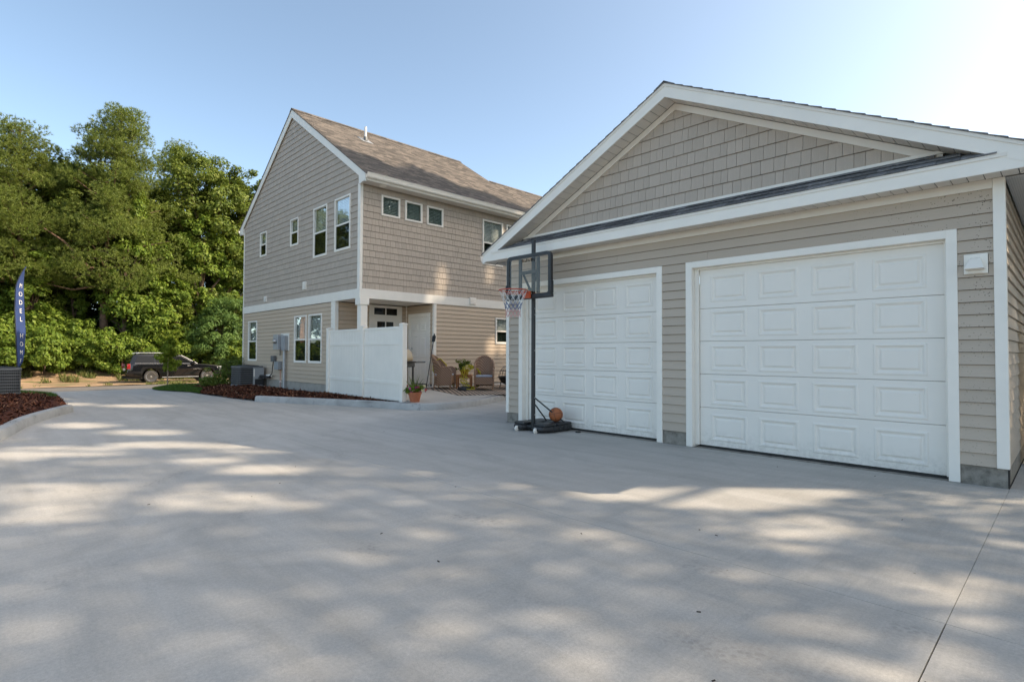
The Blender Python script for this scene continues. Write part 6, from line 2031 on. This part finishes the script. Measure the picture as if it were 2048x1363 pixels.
# sapling on the lawn
sp = (-27.4, 5.9, -0.24)
sap = thing('sapling_tree', 'young staked sapling with a small yellow green crown in front of the car', 'tree', sp)
MB().tube([(sp[0], sp[1], sp[2]), (sp[0] + 0.01, sp[1] + 0.005, 0.6), (sp[0], sp[1] + 0.03, 1.3), (sp[0], sp[1] + 0.06, 2.1)], [0.028, 0.024, 0.018, 0.008], 8).build('trunk', 'stem', sap, smooth=True)
rs = np.random.default_rng(4)
C = [(rs.normal(0, 0.17) , rs.normal(0, 0.17) + 0.03 * z, z) for z in np.linspace(0.82, 2.42, 42)]
foliage('crown', [(c[0] * (1.25 - abs(c[2] - 1.3) * 0.55), c[1] * (1.25 - abs(c[2] - 1.3) * 0.55), c[2]) for c in C], [0.17] * 42, 60, 0.060, 0.6, 'saplingleaf', rs, sap)
# shrubs by the house corner
def small_shrub(label, loc, r, h, mat, seed, name='shrub'):
    t = thing(name, label, 'shrub', loc)
    q = np.random.default_rng(seed)
    C = [(q.normal(0, r * 0.45), q.normal(0, r * 0.45), q.uniform(0.1, h)) for _ in range(int(34 * r / 0.5))]
    foliage('foliage', C, [0.16] * len(C), 42, 0.05, 0.5, mat, q, t)
    b = MB()
    for k in range(7):
        a = k * 0.9
        b.tube([(0, 0, -0.05), (0.3 * r * cos(a), 0.3 * r * sin(a), h * 0.5), (0.6 * r * cos(a), 0.6 * r * sin(a), h * 0.85)], [0.014, 0.010, 0.004], 5)
    b.build('stems', 'bark', t, local=True)
    return t
small_shrub('dark green shrub behind the air conditioner at the house corner', (-22.6, 7.05, 0.02), 0.75, 1.05, 'leaf', 1)
small_shrub('bright green shrub left of the air conditioner beyond the mulch', (-24.2, 7.6, -0.05), 0.8, 0.95, 'vine', 2)
small_shrub('low pale shrub at the tip of the mulch bed near the street', (-25.6, 7.3, -0.15), 0.45, 0.35, 'sumac', 3)
small_shrub('small round shrub in the mulch between lawn and air conditioner', (-23.0, 6.35, 0.0), 0.35, 0.32, 'leaf', 5)

# ------------------------------------------------------------------ tall trees right of the picture: they shade the yard
# leaves are left out of their crowns to make the patches of sun that lie on the slab, the siding and the upper roof
PATCH = [(-2.99, 4.29, 0.2, 0.21, -0.11, 0.15, 1), (-2.34, 4.82, 0.4, 0.42, -0.15, 0.3, 1), (-1.96, 5.48, 0.38, 0.4, -0.08, 0.22, 1), (-2.78, 5.28, 0.25, 0.26, -0.03, 0.05, 1), (-2.06, 4.8, 0.46, 0.48, -0.07, 0.16, 0.6), (-1.45, 4.53, 0.24, 0.25, -0.06, 0.19, 0.5), (-0.54, 3.85, 0.17, 0.18, -0.02, 0.15, 0.6), (-1.47, 4.1, 0.15, 0.15, -0.05, 0.13, 0.4), (-0.56, 2.87, 0.17, 0.17, -0.04, 0.19, 0.35), (-9.27, 0.79, 0.55, 0.59, -0.42, 0.03, 1), (-9.2, 0.36, 0.25, 0.27, -0.35, 0.01, 1), (-12.32, 1.31, 0.35, 0.38, -0.42, 0.04, 1), (-10.53, 1.97, 0.38, 0.41, -0.33, 0.06, 1), (-8.93, 1.91, 0.52, 0.56, -0.24, 0.05, 1), (-8.27, 2.43, 0.35, 0.38, -0.18, 0.05, 1), (-7.47, 2.55, 0.33, 0.35, -0.15, 0.05, 1), (-7.42, 2.02, 0.26, 0.27, -0.24, 0.07, 1), (-6.3, 2.28, 0.26, 0.27, -0.21, 0.08, 1), (-6.57, 0.62, 0.35, 0.37, -0.35, 0.03, 0.75), (-5.32, 1.53, 0.36, 0.38, -0.25, 0.07, 0.7), (-5.77, 0.48, 0.22, 0.23, -0.23, 0.02, 0.9), (-15.86, 2.78, 0.54, 0.6, -0.44, 0.08, 1), (-17.35, 1.72, 0.27, 0.3, -0.5, 0.05, 1), (-19.71, 1.8, 0.18, 0.2, -0.42, 0.04, 1), (-18.52, 4.21, 0.29, 0.32, -0.63, 0.14, 0.8), (-6.4, 0.35, 0.12, 0.13, -0.17, 0.01, 0.5), (-4.74, 1.87, 0.15, 0.15, -0.12, 0.05, 0.4), (-7.98, 1.19, 0.24, 0.26, -0.15, 0.02, 0.4)]
WPATCH = [(10.05, 3.45, 0.16, 0.42), (9.75, 2.95, 0.25, 0.10), (12.2, 1.52, 0.12, 0.25), (12.72, 1.7, 0.14, 0.45), (12.45, 4.6, 0.2, 0.25), (12.1, 3.9, 0.10, 0.3), (11.9, 0.62, 0.25, 0.05), (12.6, 5.3, 0.12, 0.3)]
RB = [(7.0, -14.85), (8.4, -14.85), (9.2, -14.5), (10.2, -15.1), (11.0, -14.95), (11.6, -14.3), (13.2, -14.2), (13.8, -13.7), (15.0, -13.5), (22.5, -13.3)]
def sunlit(P, rng):
    """which points of a crown lie in the way of a patch of sun"""
    s = np.array(SUN)
    out = np.zeros(len(P), bool)
    # upper roof slope: plane z + K x = EZ + K EX
    t = (P[:, 2] + K * P[:, 0] - (EZ + K * EX)) / (s[2] + K * s[0])
    H = P - s * t[:, None]
    onr = (H[:, 0] < EX) & (H[:, 0] > -22) & (H[:, 1] > 7.3) & (H[:, 1] < 24) & (t > 0)
    lim = np.interp(H[:, 1], [p[0] for p in RB], [p[1] for p in RB]) + 0.25 * np.sin(H[:, 1] * 5.1) * np.sin(H[:, 1] * 2.3)
    out |= onr & (H[:, 0] < lim)
    # wall
    t = (P[:, 0] - HX) / s[0]
    H = P - s * t[:, None]
    onw = (H[:, 1] > 7.4) & (H[:, 1] < 22) & (H[:, 2] > 0) & (H[:, 2] < 6) & ~onr
    for y, z, ry, rz_w in WPATCH:
        out |= onw & (((H[:, 1] - y) / (ry + 0.12)) ** 2 + ((H[:, 2] - z) / (rz_w + 0.12)) ** 2 < 1)
    # ground
    t = P[:, 2] / s[2]
    H = P - s * t[:, None]
    ong = ~onr & ~onw
    for cx, cy, ax, ay, bx, by, pr in PATCH:
        det = ax * by - ay * bx
        dx, dy = H[:, 0] - cx, H[:, 1] - cy
        u, v = (dx * by - dy * bx) / det, (ax * dy - ay * dx) / det
        la, lb = math.hypot(ax, ay), math.hypot(bx, by)
        m = (u / (1 + 0.12 / la)) ** 2 + (v / (1 + 0.10 / lb)) ** 2 < 1
        if pr < 1:
            m &= rng.uniform(0, 1, len(P)) < pr ** 0.5
        out |= ong & m
    out |= ong & (H[:, 0] < -26.3 + 0.5 * np.sin(H[:, 1]))
    return out
rngs = np.random.default_rng(99)
LBS = 'tall tree right of the picture shading the yard, outside the frame'
belt = lambda y: 12.0 - 0.4 * (np.clip(y, 0, 26) - 10.0)
SH = [(float(belt(y)) + 0.9 * (-1) ** k, y) for k, y in enumerate((8.5, 10.8, 13.2, 15.6, 18.0, 20.4, 22.8, 25.4, 28.0, 30.6, 33.2, 36.0))] + [(13.0, 26.0), (14.0, 32.0), (13.2, 38.0)]  # last three are added behind the belt to darken the house front
TOPY, TOPZ = [6.0, 8.0, 11.0, 15.0, 18.0, 21.0, 26.0, 38.0], [11.0, 13.5, 17.0, 21.0, 25.0, 28.0, 32.0, 32.0]
def belt_leaves(y0, y1, dens):
    n = int((y1 - y0) * 5.6 * 34 * dens)
    Q = np.stack([rngs.uniform(-2.8, 2.8, n), rngs.uniform(y0, y1, n), rngs.uniform(0, 34, n)], 1)
    Q[:, 0] += belt(Q[:, 1]) + 0.4 * np.sin(Q[:, 2] * 0.9 + Q[:, 1])
    top = np.interp(Q[:, 1], TOPY, TOPZ) + 0.7 * np.sin(Q[:, 1] * 1.9) + 0.5 * np.sin(Q[:, 0] * 2.3 + Q[:, 1])
    return Q[(Q[:, 2] < top) & (Q[:, 2] > 0.9 + 0.5 * np.sin(Q[:, 1] * 1.3))]
B = np.concatenate([belt_leaves(6.0, 14.0, 64), belt_leaves(14.0, 24.5, 54), belt_leaves(24.5, 38.0, 52)])
B = B[~sunlit(B, rngs)]
XY = np.array(SH)
own = np.argmin(np.hypot(B[:, None, 0] - XY[None, :12, 0], B[:, None, 1] - XY[None, :12, 1]), axis=1)
for i, (x, y) in enumerate(SH):
    h = float(np.interp(y, TOPY, TOPZ))
    t = thing('shade_tree', LBS, 'tree', (x, y, -0.05), 'tall trees right of the yard')
    rng = np.random.default_rng(200 + i)
    if i < 12:
        P = B[own == i] - np.array([x, y, -0.05])
        N = rng.normal(0, 1, P.shape)
    else:
        n_cl = int(30 * h)
        aa, q = rng.uniform(0, 2 * pi, n_cl), 3.9 * np.sqrt(rng.uniform(0, 1, n_cl))
        C = np.stack([q * np.cos(aa), q * np.sin(aa), rng.uniform(2, h, n_cl)], 1)
        P, N = clumps(C, rng.uniform(1.2, 2.2, len(C)), 50, rng, 0.0)
        P = P[~sunlit(P + np.array([x, y, -0.05]), rng)]
        N = rng.normal(0, 1, P.shape)
    V, F = leaves(P, N + np.array([0, 0, 0.4]), 0.14 if y > 24.5 else 0.095, 0.62, rng)
    link('crown', npmesh('crown', V, F, 'leaf'), t)
    link('trunk', trunk_mesh('trunk', [([(0, 0, -0.2), (0.1, 0.1, h * 0.4), (0, 0, h * 0.85)], [0.26, 0.18, 0.05])] + [([(0, 0, h * (0.25 + 0.06 * k)), (2.0 * cos(k * 2.4), 1.8 * sin(k * 2.4), h * (0.34 + 0.06 * k))], [0.09, 0.02]) for k in range(9)], 'bark'), t)
